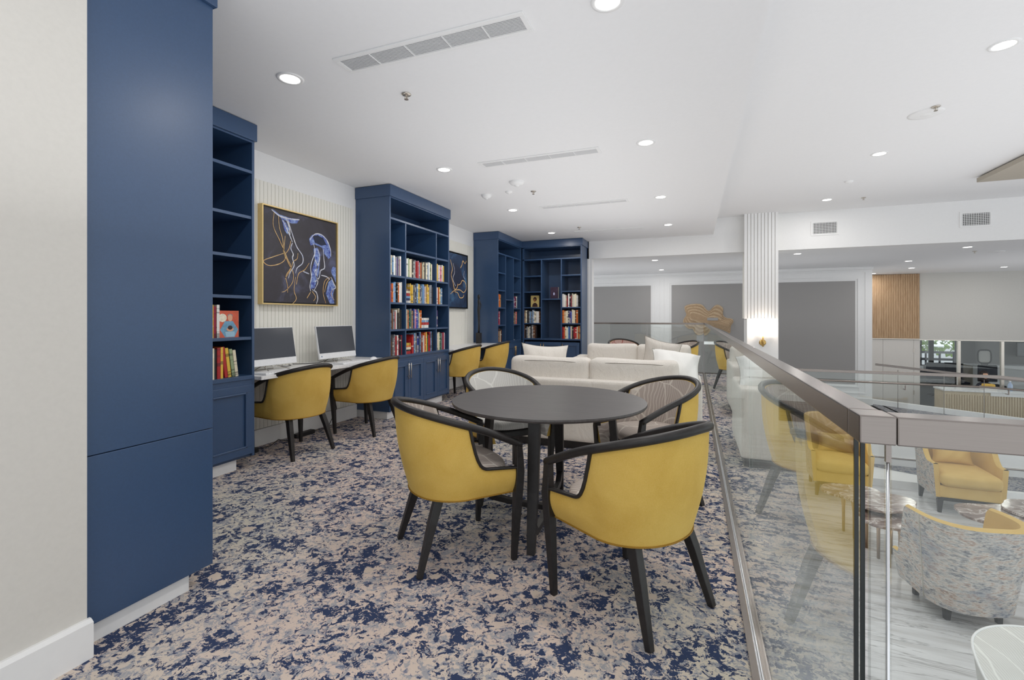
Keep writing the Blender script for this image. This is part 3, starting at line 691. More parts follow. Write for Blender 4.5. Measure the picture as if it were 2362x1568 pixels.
for (x,y,l,pts) in((-3.62,2.92,'black power strip with cables on carpet under nearer computer',[[(.0,-.12,.03),(.02,-.17,.12),(.03,-.16,.4),(-.03,-.12,.69)],[(0,.12,.02),(.02,.25,.02),(-.03,.38,.04),(.0,.46,.01),(.02,.52,.02)]]),
                (-3.66,3.62,'black power strip with cables on carpet between the two desk chairs',[[(0,-.1,.03),(.03,-.2,.05),(-.03,-.24,.3),(-.05,-.2,.69)],[(0,.1,.02),(.03,.3,.02),(.04,.42,.2),(-.03,.36,.69)]])):
    t=empty('power_strip',(x,y,0),label=l,cat='power strip')
    MB().box(-.03,.03,-.12,.12,0,.04).build('body',M['cable'],t,bevel=.006)
    for p in pts: MB().tube(p,.004,6).build('cable',M['cable'],t,smooth=True)
# dark statue
t=empty('statue',(-3.55,7.5,DZ),label='slender black standing figure sculpture on the second desk',cat='sculpture')
MB().box(-.04,.04,-.04,.04,0,.19).build('plinth',M['black'],t,bevel=.003)
MB().tube([(0,0,.19),(.005,0,.34),(0,.004,.5),(0,-.006,.6),(0,.0,.68),(0,.012,.74),(0,.0,.79)],[.018,.016,.02,.024,.016,.026,.009],10).build('figure',M['black'],t,smooth=True)
MB().tube([(0,.02,.76),(.02,.05,.69),(.015,.02,.61),(.0,0,.58)],[.009,.009,.008,.006],8).build('arm',M['black'],t,smooth=True)
MB().lathe([(.004,.785),(.02,.80),(.024,.83),(.018,.86),(.004,.872)],n=14).build('head',M['black'],t,smooth=True)

# ------------------------------------------------------------------ paintings
def painting(y0,y1,z0,z1,label,fmat,cmat,dep=.05):
    t=empty('painting',(-3.75,y0,z0),label=label,cat='painting'); W=y1-y0;H=z1-z0; b=.012
    MB().box(0,dep,0,b,0,H).box(0,dep,W-b,W,0,H).box(0,dep,b,W-b,0,b).box(0,dep,b,W-b,H-b,H).build('frame',fmat,t,bevel=.0015)
    MB().box(0,dep-.022,b,W-b,b,H-b).build('backing',M['blackmetal'],t)
    MB().box(.0,dep-.012,b+.012,W-b-.012,b+.012,H-b-.012).build('canvas',cmat,t)
    return t,dep-.011
def rib(pts,w_,W,H,x,n=5):
    """flat brush stroke: smooth ribbon through fractional points"""
    P=[Vector((0,a*W,(1-b)*H)) for a,b in pts]; Q=[]
    for i in range(len(P)-1):
        p0=P[max(i-1,0)];p1=P[i];p2=P[i+1];p3=P[min(i+2,len(P)-1)]
        for k in range(n):
            s=k/n; Q.append(.5*((2*p1)+(-p0+p2)*s+(2*p0-5*p1+4*p2-p3)*s*s+(-p0+3*p1-3*p2+p3)*s**3))
    Q.append(P[-1]); m=MB(); vs=[]
    for i,q in enumerate(Q):
        d=(Q[min(i+1,len(Q)-1)]-Q[max(i-1,0)]); d.normalize(); nr=Vector((0,-d.z,d.y)); ww=w_*(.6+.4*math.sin(PI*min(1,(i+.5)/len(Q))))*(.8+.4*random.random())
        vs+= [q+nr*ww+Vector((x,0,0)),q-nr*ww+Vector((x,0,0))]
    m.add(vs,[(2*i,2*i+1,2*i+3,2*i+2) for i in range(len(Q)-1)]); return m
def merge(ms):
    r=MB()
    for m in ms: r.add(m.v,m.f)
    return r
def blob(pts,W,H,x):
    m=MB(); P=[(x,a*W,(1-b)*H) for a,b in pts]; m.add(P,[tuple(range(len(P)))]); return m
y0,y1,z0,z1=3.16,4.14,1.315,2.245
pt,xs=painting(y0,y1,z0,z1,'gold-framed painting of blue and gold jellyfish on dark ground above desk',M['gold'],M['canvas'],.06); W_,H_=y1-y0,z1-z0
random.seed(3)
blob([(.12,.03),(.2,.07),(.33,.08),(.45,.07),(.42,.12),(.35,.135),(.24,.11),(.17,.08)],W_,H_,xs+.0010).build('jellyfish_bell',M['sblue'],pt)
blob([(.58,.26),(.62,.21),(.7,.18),(.78,.20),(.86,.26),(.89,.34),(.9,.42),(.86,.45),(.80,.40),(.76,.33),(.66,.31),(.6,.33)],W_,H_,xs+.001).build('jellyfish_bell',M['sblue'],pt)
blob([(.9,.58),(.93,.53),(.975,.54),(.975,.72),(.94,.66),(.91,.62)],W_,H_,xs+.001).build('jellyfish_bell',M['sblue'],pt)
blob([(.63,.22),(.7,.2),(.78,.22),(.83,.29),(.75,.31),(.66,.29)],W_,H_,xs+.0014).build('bell_shadow',M['steal'],pt)
for q_ in([blob([(.22,.1),(.28,.14),(.32,.2),(.3,.26),(.26,.22),(.24,.15)],W_,H_,xs+.0012),blob([(.64,.36),(.70,.34),(.74,.42),(.72,.62),(.66,.80),(.60,.82),(.62,.6),(.66,.48)],W_,H_,xs+.0012),
       blob([(.86,.72),(.92,.68),(.96,.78),(.93,.86),(.95,.97),(.88,.97),(.82,.86)],W_,H_,xs+.0012)]): q_.build('jellyfish_body',M['sblue'],pt)
merge([rib(p,.004,W_,H_,xs+.0020) for p in([(.14,.06),(.13,.2),(.2,.33),(.25,.42),(.3,.52),(.34,.6),(.28,.7),(.3,.8),(.3,.87)],[(.19,.08),(.2,.2),(.24,.32),(.25,.44),(.27,.52),(.2,.58),(.08,.61),(.02,.57),(.12,.52),(.24,.47),(.26,.46)],
  [(.27,.28),(.26,.38),(.26,.46),(.31,.56),(.37,.66),(.36,.76),(.28,.85),(.23,.87)],[(.34,.32),(.32,.4),(.28,.46)],[(.43,.44),(.42,.5),(.37,.54),(.34,.62),(.27,.73)],[(.4,.7),(.38,.84),(.41,.93),(.36,.99)],
  [(.58,.53),(.52,.61),(.44,.66),(.41,.78)],[(.62,.84),(.67,.9),(.64,.95)],[(.60,.85),(.55,.92)],[(.87,.66),(.80,.72),(.78,.85),(.82,.97)],[(.89,.66),(.83,.74),(.80,.84)],[(.93,.8),(.90,.86),(.95,.93)])]).build('gold_tentacles',M['sgold'],pt)
merge([rib(p,.006,W_,H_,xs+.0024) for p in([(.3,.1),(.34,.2),(.38,.3),(.42,.38),(.49,.46),(.49,.54),(.42,.6),(.40,.66)],[(.36,.34),(.34,.4),(.37,.46),(.36,.5),(.38,.58),(.33,.66),(.31,.72)],[(.24,.12),(.3,.22),(.36,.33)],[(.28,.1),(.32,.18),(.33,.26)],
  [(.59,.27),(.66,.195),(.75,.185),(.84,.24),(.89,.34),(.895,.42)],[(.64,.3),(.66,.4),(.62,.5),(.6,.58),(.61,.68),(.59,.78),(.6,.84)],[(.7,.36),(.73,.45),(.7,.55),(.68,.66),(.7,.74),(.64,.84)],[(.78,.34),(.79,.46),(.8,.56),(.74,.6),(.72,.68),(.66,.73)],
  [(.66,.48),(.7,.56),(.66,.62),(.7,.7)],[(.50,.63),(.58,.65)],[(.75,.65),(.83,.66),(.88,.69)],[(.9,.66),(.94,.73),(.97,.78),(.92,.8)],[(.62,.82),(.68,.85),(.7,.92),(.68,.98)],[(.11,.04),(.2,.085),(.33,.09),(.45,.075)]) ]).build('white_tentacles',M['swhite'],pt)
y0,y1,z0,z1=6.42,7.37,1.335,2.275
pt,xs=painting(y0,y1,z0,z1,'dark-framed painting of gold octopus tentacles on blue, beyond middle bookcase',M['blackmetal'],M['canvasb'],.05); W_,H_=y1-y0,z1-z0
blob([(.3,.35),(.5,.2),(.72,.28),(.85,.45),(.8,.6),(.65,.62),(.5,.75),(.3,.6)],W_,H_,xs+.001).build('octopus_body',M['steal'],pt)
merge([rib(p,.009,W_,H_,xs+.0018) for p in([(.35,.15),(.42,.3),(.38,.42),(.45,.55),(.5,.66),(.6,.62),(.62,.55)],[(.72,.26),(.78,.2),(.82,.12),(.9,.16),(.96,.1)],[(.6,.58),(.72,.55),(.8,.48),(.92,.52),(.95,.62),(.85,.7),(.7,.66),(.5,.68),(.35,.75)],[(.5,.7),(.62,.72),(.7,.8),(.82,.79),(.86,.74)],[(.2,.3),(.25,.5),(.2,.65),(.1,.7)])]).build('gold_tentacles',M['sgold'],pt)
merge([rib(p,.005,W_,H_,xs+.0022) for p in([(.45,.2),(.5,.35),(.44,.48),(.54,.6)],[(.88,.3),(.85,.4),(.9,.45)])]).build('white_highlights',M['swhite'],pt)

# ------------------------------------------------------------------ tub chairs
def rimpt(u):
    a=abs(u); sg=1 if u>=0 else -1
    if a<.62:
        th=a/.62*PI/2; x=.278*math.sin(th)**.96; y=-.02-.288*math.cos(th)
    else:
        k=(a-.62)/.38; x=.278-.016*k; y=-.02+.27*k
    z=.778-.208*a**1.7
    return x*sg,y,z
def ss(x): x=max(0,min(1,x)); return x*x*(3-2*x)
def shell_top(u):
    x,y,z=rimpt(u); a=abs(u); zr=z-.012
    if a>.62: zr=zr+( (.475-.02*(a-.7)/.3)-zr)*(1-(1-min(1,(a-.62)/.13))**2.6)
    return x,y,zr
def shell_bot(u):
    x,y,z=rimpt(u); a=abs(u)
    return x*.90,(-.02+(y+.02)*.74) if y<-.02 else y-.005,.335
def tub_chair(loc,ang,label,group,lining='leaf',name='armchair'):
    t=empty(name,(loc[0],loc[1],loc[2] if len(loc)>2 else 0),math.radians(ang)-PI/2,label,'chair',group)
    NU=72
    def outer(u,v):
        U=-1+2*u; a=shell_top(U); b=shell_bot(U); v2=v
        x=b[0]+(a[0]-b[0])*v; y=b[1]+(a[1]-b[1])*v; z=b[2]+(a[2]-b[2])*v
        bu=.016*math.sin(PI*v); return (x*(1+bu/.27),y-(bu if y<-.03 else 0),z)
    def inner(u,v):
        U=-1+2*u; a=shell_top(U); b=shell_bot(U); s=(.88)
        q=.25+.75*v
        x=b[0]+(a[0]-b[0])*q; y=b[1]+(a[1]-b[1])*q; z=b[2]+(a[2]-b[2])*v
        cx,cy=0,.02; k=.85+.08*v
        return (cx+(x-cx)*k,(cy+(y-cy)*k if y<0 else y),z)
    m=MB().grid(outer,NU,10,flip=True)
    m.grid(lambda u,v: tuple(outer(u,0)[i]*(1-v)+inner(u,0)[i]*v for i in range(3)),NU,2)
    m.grid(lambda u,v: tuple(outer(u,1)[i]*(1-v)+inner(u,1)[i]*v for i in range(3)),NU,3,flip=True)
    for U in(0,1): m.grid(lambda u,v: tuple(outer(U,v)[i]*(1-u)+inner(U,v)[i]*u for i in range(3)),3,6)
    m.build('backrest',M['yellow'],t,smooth=True)
    MB().grid(lambda u,v:inner(u,v),NU,8).build('back_lining',M[lining],t,smooth=True)
    def cush(u,v):
        th=2*PI*u; c,s=math.cos(th),math.sin(th)
        e=.7; x=.235*math.copysign(abs(c)**e,c); y=.01+.235*math.copysign(abs(s)**e,s)
        if y<-.05: x*=1-.25*((-.05-y)/.2)**2
        pr=[(0,.40),(.93,.40),(1,.42),(1,.445),(.95,.465),(.7,.475),(0,.48)]
        k=int(round(v*6)); r,z=pr[k]; return (x*r,y*r+.0,z)
    MB().grid(cush,40,7,closeu=True).build('seat',M[lining],t,smooth=True,sub=1)
    MB().box(-.15,.15,-.11,.215,.35,.40).build('seat_frame',M['black'],t,bevel=.01)
    R=[rimpt(-1+2*i/60) for i in range(61)]
    MB().tube(R,.019,10,ry=.018,up=(0,0,1)).build('back_rail',M['black'],t,smooth=True)
    for sg in(-1,1):
        P=[]
        for i in range(22):
            U=.60+.40*i/21; x,y,z=shell_top(U*sg); P.append((x*1.005,y,z+.004))
        MB().tube(P,.012,8,ry=.008,up=(0,0,1)).build('arm_trim',M['black'],t,smooth=True)
        e=rimpt(sg)
        MB().tube([(e[0],e[1]-.012,e[2]+.010),(e[0]*.985,e[1]-.006,e[2]-.06),(e[0]*.995,e[1]-.006,.44),(e[0]*.965,e[1]-.012,.30),(.245*sg,.222,0)],[.0155,.017,.020,.020,.0125],square=True,ry=[.0155,.018,.021,.020,.0125],up=(0,1,0)).build('leg',M['black'],t,bevel=.003)
        MB().tube([(.168*sg,-.138,.336),(.185*sg,-.175,.23),(.213*sg,-.243,0)],[.020,.020,.013],square=True,ry=[.022,.020,.013],up=(0,1,0)).build('leg',M['black'],t,bevel=.003)
    MB().tube([tuple(shell_bot(-1+2*i/40)[k]*(1.012 if k<2 else 1) for k in range(3)) for i in range(41)],.0035,6).build('piping',M['piping'],t,smooth=True)
    return t
G='mustard tub chairs'
ch=tub_chair((-.245,2.04,0),149.3,'nearest mustard tub chair, back to camera, by the glass railing',G,'leaf')
def dupc(loc,ang,label,lining=None):
    c=copy_tree(ch); c.location=(loc[0],loc[1],loc[2] if len(loc)>2 else 0); c.rotation_euler=(0,0,math.radians(ang)-PI/2); tag(c,label)
    if lining:
        for k in c.children:
            if k.name.startswith(('seat','back_lining')) and not k.name.startswith('seat_frame'):
                k.data=k.data.copy(); k.data.materials[0]=M[lining]
    return c
dupc((-1.157,2.157),46.6,'mustard tub chair at round table, on the side nearest the bookcases, back to camera')
dupc((-1.308,3.228),-39.7,'tub chair behind round table with pale leaf lining, before the sofa left end','leafw')
dupc((-.27,3.2),221,'tub chair behind round table with taupe leaf lining facing camera, beside the railing')
dupc((-3.31,3.17),175,'mustard tub chair pulled to desk under the nearer computer')
dupc((-3.2,4.04),180,'mustard tub chair pulled to desk beside the middle bookcase')
dupc((-3.24,6.2),180,'mustard tub chair at second desk, nearer the middle bookcase')
dupc((-3.2,7.25),180,'mustard tub chair at second desk, nearer the corner bookcase')
dupc((-1.15,8.6),-60,'tub chair with rust leaf lining beyond the farther sofa','leafred')
dupc((-.22,8.5),215,'tub chair beyond farther sofa beside the glass railing')

# ------------------------------------------------------------------ round table
t=empty('round_table',(-.81,2.68,0),label='round charcoal table with splayed black legs among four tub chairs',cat='table')
MB().lathe([(.53,.678),(.568,.688),(.573,.697),(.571,.706)],n=72).build('tabletop',M['tabletop'],t,smooth=False)
for k,a in enumerate((-84,4,96,180)):
    r=math.radians(a); c,s=math.cos(r),math.sin(r)
    MB().tube([(c*.37,s*.37,.68),(c*.41,s*.41,.3),(c*.455,s*.455,0)],[.032,.028,.02],square=True,ry=[.02,.02,.018],up=(c,s,0)).build('leg',M['black'],t,bevel=.003)
    MB().tube([(c*.43,s*.43,.13),(c*.36,s*.36,.075),(c*.2,s*.2,.06),(0,0,.06)],[.02,.018,.018,.018],square=True,ry=[.02,.018,.016,.016],up=(0,0,1)).build('stretcher',M['black'],t,bevel=.003)

# ------------------------------------------------------------------ sofas
def rbx(x0,x1,y0,y1,z0,z1,name,mat,parent,bev=.03,puff=0,sag=0):
    """soft rounded block built from a subdivided box"""
    m=MB(); n=9
    cx,cy,cz=(x0+x1)/2,(y0+y1)/2,(z0+z1)/2; hx,hy,hz=(x1-x0)/2,(y1-y0)/2,(z1-z0)/2
    def sp(a,b,c):
        p=Vector((a*hx,b*hy,c*hz)); r=min(bev,hx,hy,hz)
        q=Vector((max(-hx+r,min(hx-r,p.x)),max(-hy+r,min(hy-r,p.y)),max(-hz+r,min(hz-r,p.z)))); d=p-q
        if d.length>1e-9: p=q+d.normalized()*r
        if puff:
            p.x+=puff*(1-b*b)*(1-c*c)*(1 if a>.99 else -1 if a<-.99 else 0); p.y+=puff*(1-a*a)*(1-c*c)*(1 if b>.99 else -1 if b<-.99 else 0); p.z+=puff*(1-a*a)*(1-b*b)*(1 if c>.99 else -1 if c<-.99 else 0)
        if sag: p.z+= -sag*math.sin(3.1*a+1)*(.5+.5*c)
        return (cx+p.x,cy+p.y,cz+p.z)
    def f(u): # denser near the ends
        s=-1+2*u; return math.copysign(1-(1-abs(s))**1.6,s)
    for ax in range(3):
        for sg in(-1,1):
            def fn(u,v,ax=ax,sg=sg):
                a=[0,0,0]; a[ax]=sg; a[(ax+1)%3]=f(u); a[(ax+2)%3]=f(v); return sp(*a)
            m.grid(fn,17,17,flip=(sg<0))
    return m.build(name,mat,parent,smooth=True)
def pillow(name,parent,mat,w_,h,d,Mx,label=None):
    m=MB()
    def side(sg):
        def fn(u,v):
            a,b=-1+2*u,-1+2*v
            th=d/2*((1-abs(a)**2.6)*(1-abs(b)**2.6))**.55
            x=a*w_/2*(1-.13*(1-b*b)) ; z=b*h/2*(1-.13*(1-a*a))
            wr=.006*math.sin(a*9+b*4)*(1-a*a)*(1-b*b)
            return tuple(Mx@Vector((x,sg*(th+wr),z)))
        return fn
    m.grid(side(1),19,19,flip=False); m.grid(side(-1),19,19,flip=True)
    o=m.build(name,mat,parent,smooth=True)
    return o
def sofa(x0,x1,yb,face,label,arms=(.2,.2),cush=2,extra=None):
    """face=+1: seat opens toward +Y, back at yb"""
    cx=(x0+x1)/2; t=empty('sofa',(cx,yb,0),0 if face>0 else PI,label,'sofa'); W=(x1-x0)/2; D=.92
    L=M['linen']
    rbx(-W,W,0,.14,.07,.63,'back_frame',L,t,.025)
    rbx(-W,-W+arms[0],.13,D,.07,.62,'armrest',L,t,.03); rbx(W-arms[1],W,.13,D,.07,.62,'armrest',L,t,.03)
    rbx(-W+arms[0],W-arms[1],.13,D-.02,.07,.30,'seat_base',L,t,.02)
    MB().box(-W+.03,W-.03,.03,D-.04,0,.07).build('plinth',M['black'],t)
    a,b=-W+arms[0],W-arms[1]; n=cush
    for i in range(n):
        u0=a+(b-a)*i/n; u1=a+(b-a)*(i+1)/n
        rbx(u0+.004,u1-.004,.30,D,.30,.45,'seat_cushion',L,t,.05,.012)
    w2=(2*W-.22)/n
    for i in range(n):
        u0=-W+.03+w2*i; c=rbx(u0+.004,u0+w2-.004,.12,.32,.40,.805,'back_cushion',L,t,.045,.012,.008)
        MB().tube([(u0+.03,.130,.770),(u0+w2*.3,.118,.782),(u0+w2*.7,.118,.782),(u0+w2-.03,.130,.770)],.003,6).build('piping',plain('grey_piping',(150,145,138),.7) if 'gp' not in M else M['gp'],c,smooth=True)
    return t
M['gp']=plain('grey_piping',(150,145,138),.7)
sofa(-1.70,.07,4.12,1,'oatmeal two-seat sofa with its back to the round table')
sofa(-1.62,-.0,6.98,-1,'farther oatmeal sofa facing the camera, opposite the nearer sofa',cush=2)
def throw(loc,rot,w_,h,d,label,mat='linen'):
    Mx=Matrix.Identity(4); e=empty('throw_pillow',loc,0,label,'pillow','sofa throw pillows'); e.rotation_euler=rot
    o=pillow('pillow_cover',e,M[mat],w_,h,d,Mx); pts=[]
    for k in range(40):
        q=k/10; s=q%1; side=int(q)
        a,b=[(-1+2*s,-1),(1,-1+2*s),(1-2*s,1),(-1,1-2*s)][side]
        pts.append((a*w_/2*(1-.13*(1-b*b)),0,b*h/2*(1-.13*(1-a*a))))
    MB().tube(pts,.003,5,closed=True).build('seam',M['gp'],e,smooth=True)
throw((-.15,4.52,.735),(-.90,.14,.12),.44,.42,.2,'white throw pillow leaning on nearer sofa arm beside the railing','linenw')
throw((-1.44,4.66,.70),(-.3,.06,.5),.5,.44,.15,'pale throw pillow at the bookcase end of nearer sofa')
throw((-.40,6.46,.67),(.22,.2,-.25),.5,.48,.15,'grey throw pillow tilted on farther sofa near the railing')

# ------------------------------------------------------------------ sunken lounge
def lounge_chair(loc,ang,label,group=None,tub=False):
    """wide swoop-backed lounge chair: woven outside, mustard inside; faces local +Y"""
    t=empty('lounge_chair',loc,math.radians(ang)-PI/2,label,'armchair',group)
    W,D=(.305 if tub else .325),.40; HB=.86 if not tub else .715; YF,YB=(.25,.28) if tub else (.34,.34)
    def plan(u):
        a=abs(u); sg=1 if u>=0 else -1
        if a<.55:
            th=a/.55*PI/2; return sg*W*math.sin(th)**.75,-.02-YB*math.cos(th)**.75
        k=(a-.55)/.45; return sg*(W-.02*k),-.02+YF*k
    def top(u):
        a=abs(u)
        if tub: return HB-.02*a-(HB-.34)*ss((a-.72)/.16)
        return HB-(HB-.52)*ss((a-.42)/.42)
    def bot(u): return .105 if tub else .17
    def o_(u,v):
        U=-1+2*u; x,y=plan(U); k=.84+.16*v if tub else .92+.08*v; yy=y*(k if y<0 else 1)
        lean=-.07*v if y<-.02 else 0
        return (x*k,yy+lean*min(1,(-y)/.3 if y<0 else 0),bot(U)+(top(U)-bot(U))*v)
    def i_(u,v):
        x,y,z=o_(u,v); return (x*.85,(y*.82 if y<0 else y),z)
    m=MB().grid(o_,64,10,flip=True); m.build('outer_shell',M['tweed'],t,smooth=True)
    m=MB().grid(i_,64,8); m.grid(lambda u,v: tuple(o_(u,1)[k]*(1-v)+i_(u,1)[k]*v+(.012*math.sin(PI*v) if k==2 else 0) for k in range(3)),64,5,flip=True)
    for U in(0,1): m.grid(lambda u,v: tuple(o_(U,v)[k]*(1-u)+i_(U,v)[k]*u for k in range(3)),3,6,flip=(U==1))
    m.build('inner_back',M['yellowl'],t,smooth=True)
    if tub:
        for U in(-.52,.52):
            uu=(U+1)/2; MB().tube([tuple(c*1.004 if k<2 else c for k,c in enumerate(o_(uu,v/8))) for v in range(9)],.004,6).build('seam',plain('seam_thread',(176,170,160),.8),t,smooth=True)
    e_=W-.07; f_=.26 if tub else .38
    b_=e_-(.06 if tub else 0); rbx(-b_,b_,-.10 if tub else -.2,f_-.05,.12 if tub else .17,.24 if tub else .30,'seat_base',M['yellowl'],t,.02)
    rbx(-e_+.005,e_-.005,-.19,f_,.24 if tub else .30,.34 if tub else .44,'seat_cushion',M['yellowl'],t,.05,.012)
    if not tub: 
        pillow('lumbar_pillow',t,M['yellowl'],.38,.24,.14,Matrix.Translation((0,-.10,.55))@Matrix.Rotation(.25,4,'X'))
    MB().box(-b_+.01,b_-.01,-.12 if tub else -.2,f_-.07,.075 if tub else .13,.12 if tub else .17).build('base_frame',M['black'],t,bevel=.01)
    for x in(-b_+.02,b_-.02):
        for y in(-.12 if tub else -.19,f_-.10): MB().tube([(x,y,.14),(x*1.04,y*1.05,0)],[.024,.014],square=True).build('leg',M['black'],t)
    return t
lounge_chair((2.72,6.62,LF),-92,'mustard lounge chair with woven sides, seen whole below the rail','lounge chairs')
lounge_chair((1.62,6.70,LF),-94,'mustard lounge chair seen through the balustrade glass beside the corner edge','lounge chairs')
lounge_chair((1.765,4.27,LF),104,'woven curved-back lounge chair with mustard lining, back to camera','lounge chairs',tub=True)
# petal coffee tables
def petal(cx,cy,sc,ph,label,low):
    t=empty('coffee_table',(cx,cy,LF),ph,label,'coffee table','petal coffee tables')
    for j,(dx,dy,s,z) in enumerate(low):
        P=[]
        for k in range(64):
            a=2*PI*k/64; r=s*.5*(1+.12*abs(math.sin(2.5*a+j))+.09*math.sin(3*a+ph+j))
            P.append((dx+r*math.cos(a)*1.05,dy+r*math.sin(a)*.98))
        MB().prism(P,z*sc,z*sc+.022).build('tabletop',M['bmarble'],t,bevel=.004)
        for q in range(3):
            a=2*PI*q/3+j; x,y=dx+.2*s*math.cos(a),dy+.2*s*math.sin(a)
            MB().tube([(x,y,z*sc),(x*1.0,y,.25*sc),(x,y,0)],[.03,.014,.012],10).build('leg',M['copper'],t,smooth=True)
petal(1.53,5.15,.98,.3,'brown marble petal-shaped coffee table behind the glass corner edge',((-.02,.24,.46,.40),(.03,-.02,.5,.43),(-.06,-.28,.42,.37)))
petal(2.72,5.20,.98,.5,'brown marble petal-shaped coffee table beside the woven curved-back chair',((-.22,.10,.58,.40),(.2,.0,.66,.43),(.42,-.36,.5,.37)))
# pale leaf chair at lower right
t=empty('swivel_chair',(1.52,2.60,LF),math.radians(-62)-PI/2,'pale grey leaf-patterned rounded lounge chair in the bottom corner below the rail','armchair')
def so(u,v):
    U=-1+2*u; a=abs(U); th=a*2.0; x=math.sin(th)*.37*(1 if U>=0 else -1); y=-.36*math.cos(th)
    z=.08+(.62-.18*ss((a-.35)/.65)-.08)*v; k=.84+.16*v; return (x*k,y*k,z)
def si(u,v):
    x,y,z=so(u,v); return (x*(.72-.2*v),y*(.72-.2*v),z-.10*v)
MB().grid(so,60,8,flip=True).build('outer_shell',plain('pale_grey_fabric',(206,205,202),.85,var=.03,scale=200),t,smooth=True)
m=MB().grid(si,60,8); m.grid(lambda u,v: tuple(so(u,1)[k]*(1-v)+si(u,1)[k]*v+(.02*math.sin(PI*v) if k==2 else 0) for k in range(3)),60,6,flip=True)
for U in(0,1): m.grid(lambda u,v: tuple(so(U,v)[k]*(1-u)+si(U,v)[k]*u for k in range(3)),4,6)
m.build('inner_back',M['leafw'],t,smooth=True)
MB().tube([so(i/50,1) for i in range(51)],.005,6).build('piping',M['white'],t,smooth=True)
MB().lathe([(.26,.25),(.31,.29),(.32,.38),(.29,.43),(.2,.45)],n=32).build('seat_cushion',M['leafw'],t,smooth=True)
MB().lathe([(.2,0),(.21,.03),(.12,.06),(.12,.1)],n=24).build('base',M['black'],t,smooth=True)

# ---- low walkway, parapet wall and ramp
structure('floor.002',MB().add([(1.9,7.05,LF-.05),(9,7.05,LF-.05),(9,7.75,LF-.05),(1.9,7.75,LF-.05),(1.9,7.05,LF+.085),(9,7.05,LF+.085),(9,7.75,LF+.085),(1.9,7.75,LF+.085)],[(0,3,2,1),(4,5,6,7),(0,1,5,4),(1,2,6,5),(2,3,7,6),(3,0,4,7)]),M['white'])
structure('floor.003',MB().add([(2.2,7.62,LF+.088),(3.2,7.12,LF+.088),(9,7.10,LF+.088),(9,7.745,LF+.088),(2.2,7.745,LF+.088)],[(0,1,2,3,4)]),M['carpetg'])
structure('wall_parapet',MB().box(1.9,9,7.75,7.85,LF,-.50),M['white'])
structure('baseboard_parapet',MB().box(1.9,9,7.73,7.75,LF+.085,LF+.20),M['white'],bevel=.004)
structure('floor.004',MB().box(4.2,12,7.85,11.5,LF-.1,LF+.02).box(1.9,4.2,7.85,9.5,LF-.1,LF+.02).add([(3.94,11.5,-2),(12,11.5,-2),(12,11.5,-1.66),(3.94,11.5,-.88),(3.94,13.46,-2),(12,13.46,-2),(12,13.46,-1.66),(3.94,13.46,-.88)],[(0,1,2,3),(7,6,5,4),(3,2,6,7),(0,3,7,4),(1,0,4,5),(2,1,5,6)]),M['carpetg'])
t=empty('ramp_handrail',(1.9,7.60,0),label='slim steel wall handrail running low along the white parapet wall',cat='railing')
MB().tube([(.05,0,-.68),(7,0,-.70)],.012,10).build('rail_tube',M['rail'],t,smooth=True)
for x in(1.0,2.6,4.2): MB().tube([(x,0,-.69),(x,.10,-.72),(x,.14,-.72)],.007,6).build('bracket',M['rail'],t)
# upper guard on the parapet
t=empty('ramp_guard',(1.9,7.8,0),label='glass guard with steel rail on the parapet wall, nearer of the ramp railings',cat='railing')
def poly(name,pts,w_,h,mat): return MB().tube(pts,w_,4,square=True,ry=h,up=(0,0,1)).build(name,mat,t,bevel=.002)
poly('top_rail',[(-1.6,0,.43),(1.75,0,.43),(3.25,0,.30),(7,0,.0)],.022,.018,M['rail'])
MB().tube([(-1.3,-.07,.30),(1.6,-.07,.30),(3.2,-.07,.20),(7,-.07,-.08)],.013,10).build('handrail',M['rail'],t,smooth=True)
xs_=[-.8,.25,1.3,2.35,3.4,4.5]
for a,b in zip(xs_[:-1],xs_[1:]): MB().box(a+.004,b-.004,-.006,.006,-.55 if a>0 else LF,.18 if a>2.3 else .30 if a>1.2 else .41).build('glass_pane',M['glass'],t)
for x in(-.3,.75,1.8,2.85): MB().tube([(x,0,.22 if x<2 else .12),(x,-.07,.22 if x<2 else .12),(x,-.07,.28 if x<2 else .18)],.007,6).build('bracket',M['rail'],t)
# far handrail and sloping kerb before the reception wall
t=empty('ramp_handrail',(4.0,13.4,0),label='far steel handrail sloping down along the reception ramp',cat='railing')
poly('top_rail',[(.02,0,.07),(2.2,0,-.15),(6,0,-.5)],.02,.025,M['rail'])
for x in(.45,1.3,2.0): MB().tube([(x,0,.0-.1*x),(x,0,-.9-.1*x)],.006,8).build('post',M['rail'],t)
structure('trim_3',MB().add([(3.95,13.46,-1.9),(9,13.46,-1.9),(9,13.46,-1.23),(3.95,13.46,-.77),(3.95,13.6,-1.9),(9,13.6,-1.9),(9,13.6,-1.23),(3.95,13.6,-.77)],[(0,1,2,3),(7,6,5,4),(3,2,6,7),(0,3,7,4),(1,0,4,5),(2,1,5,6)]),M['white'])

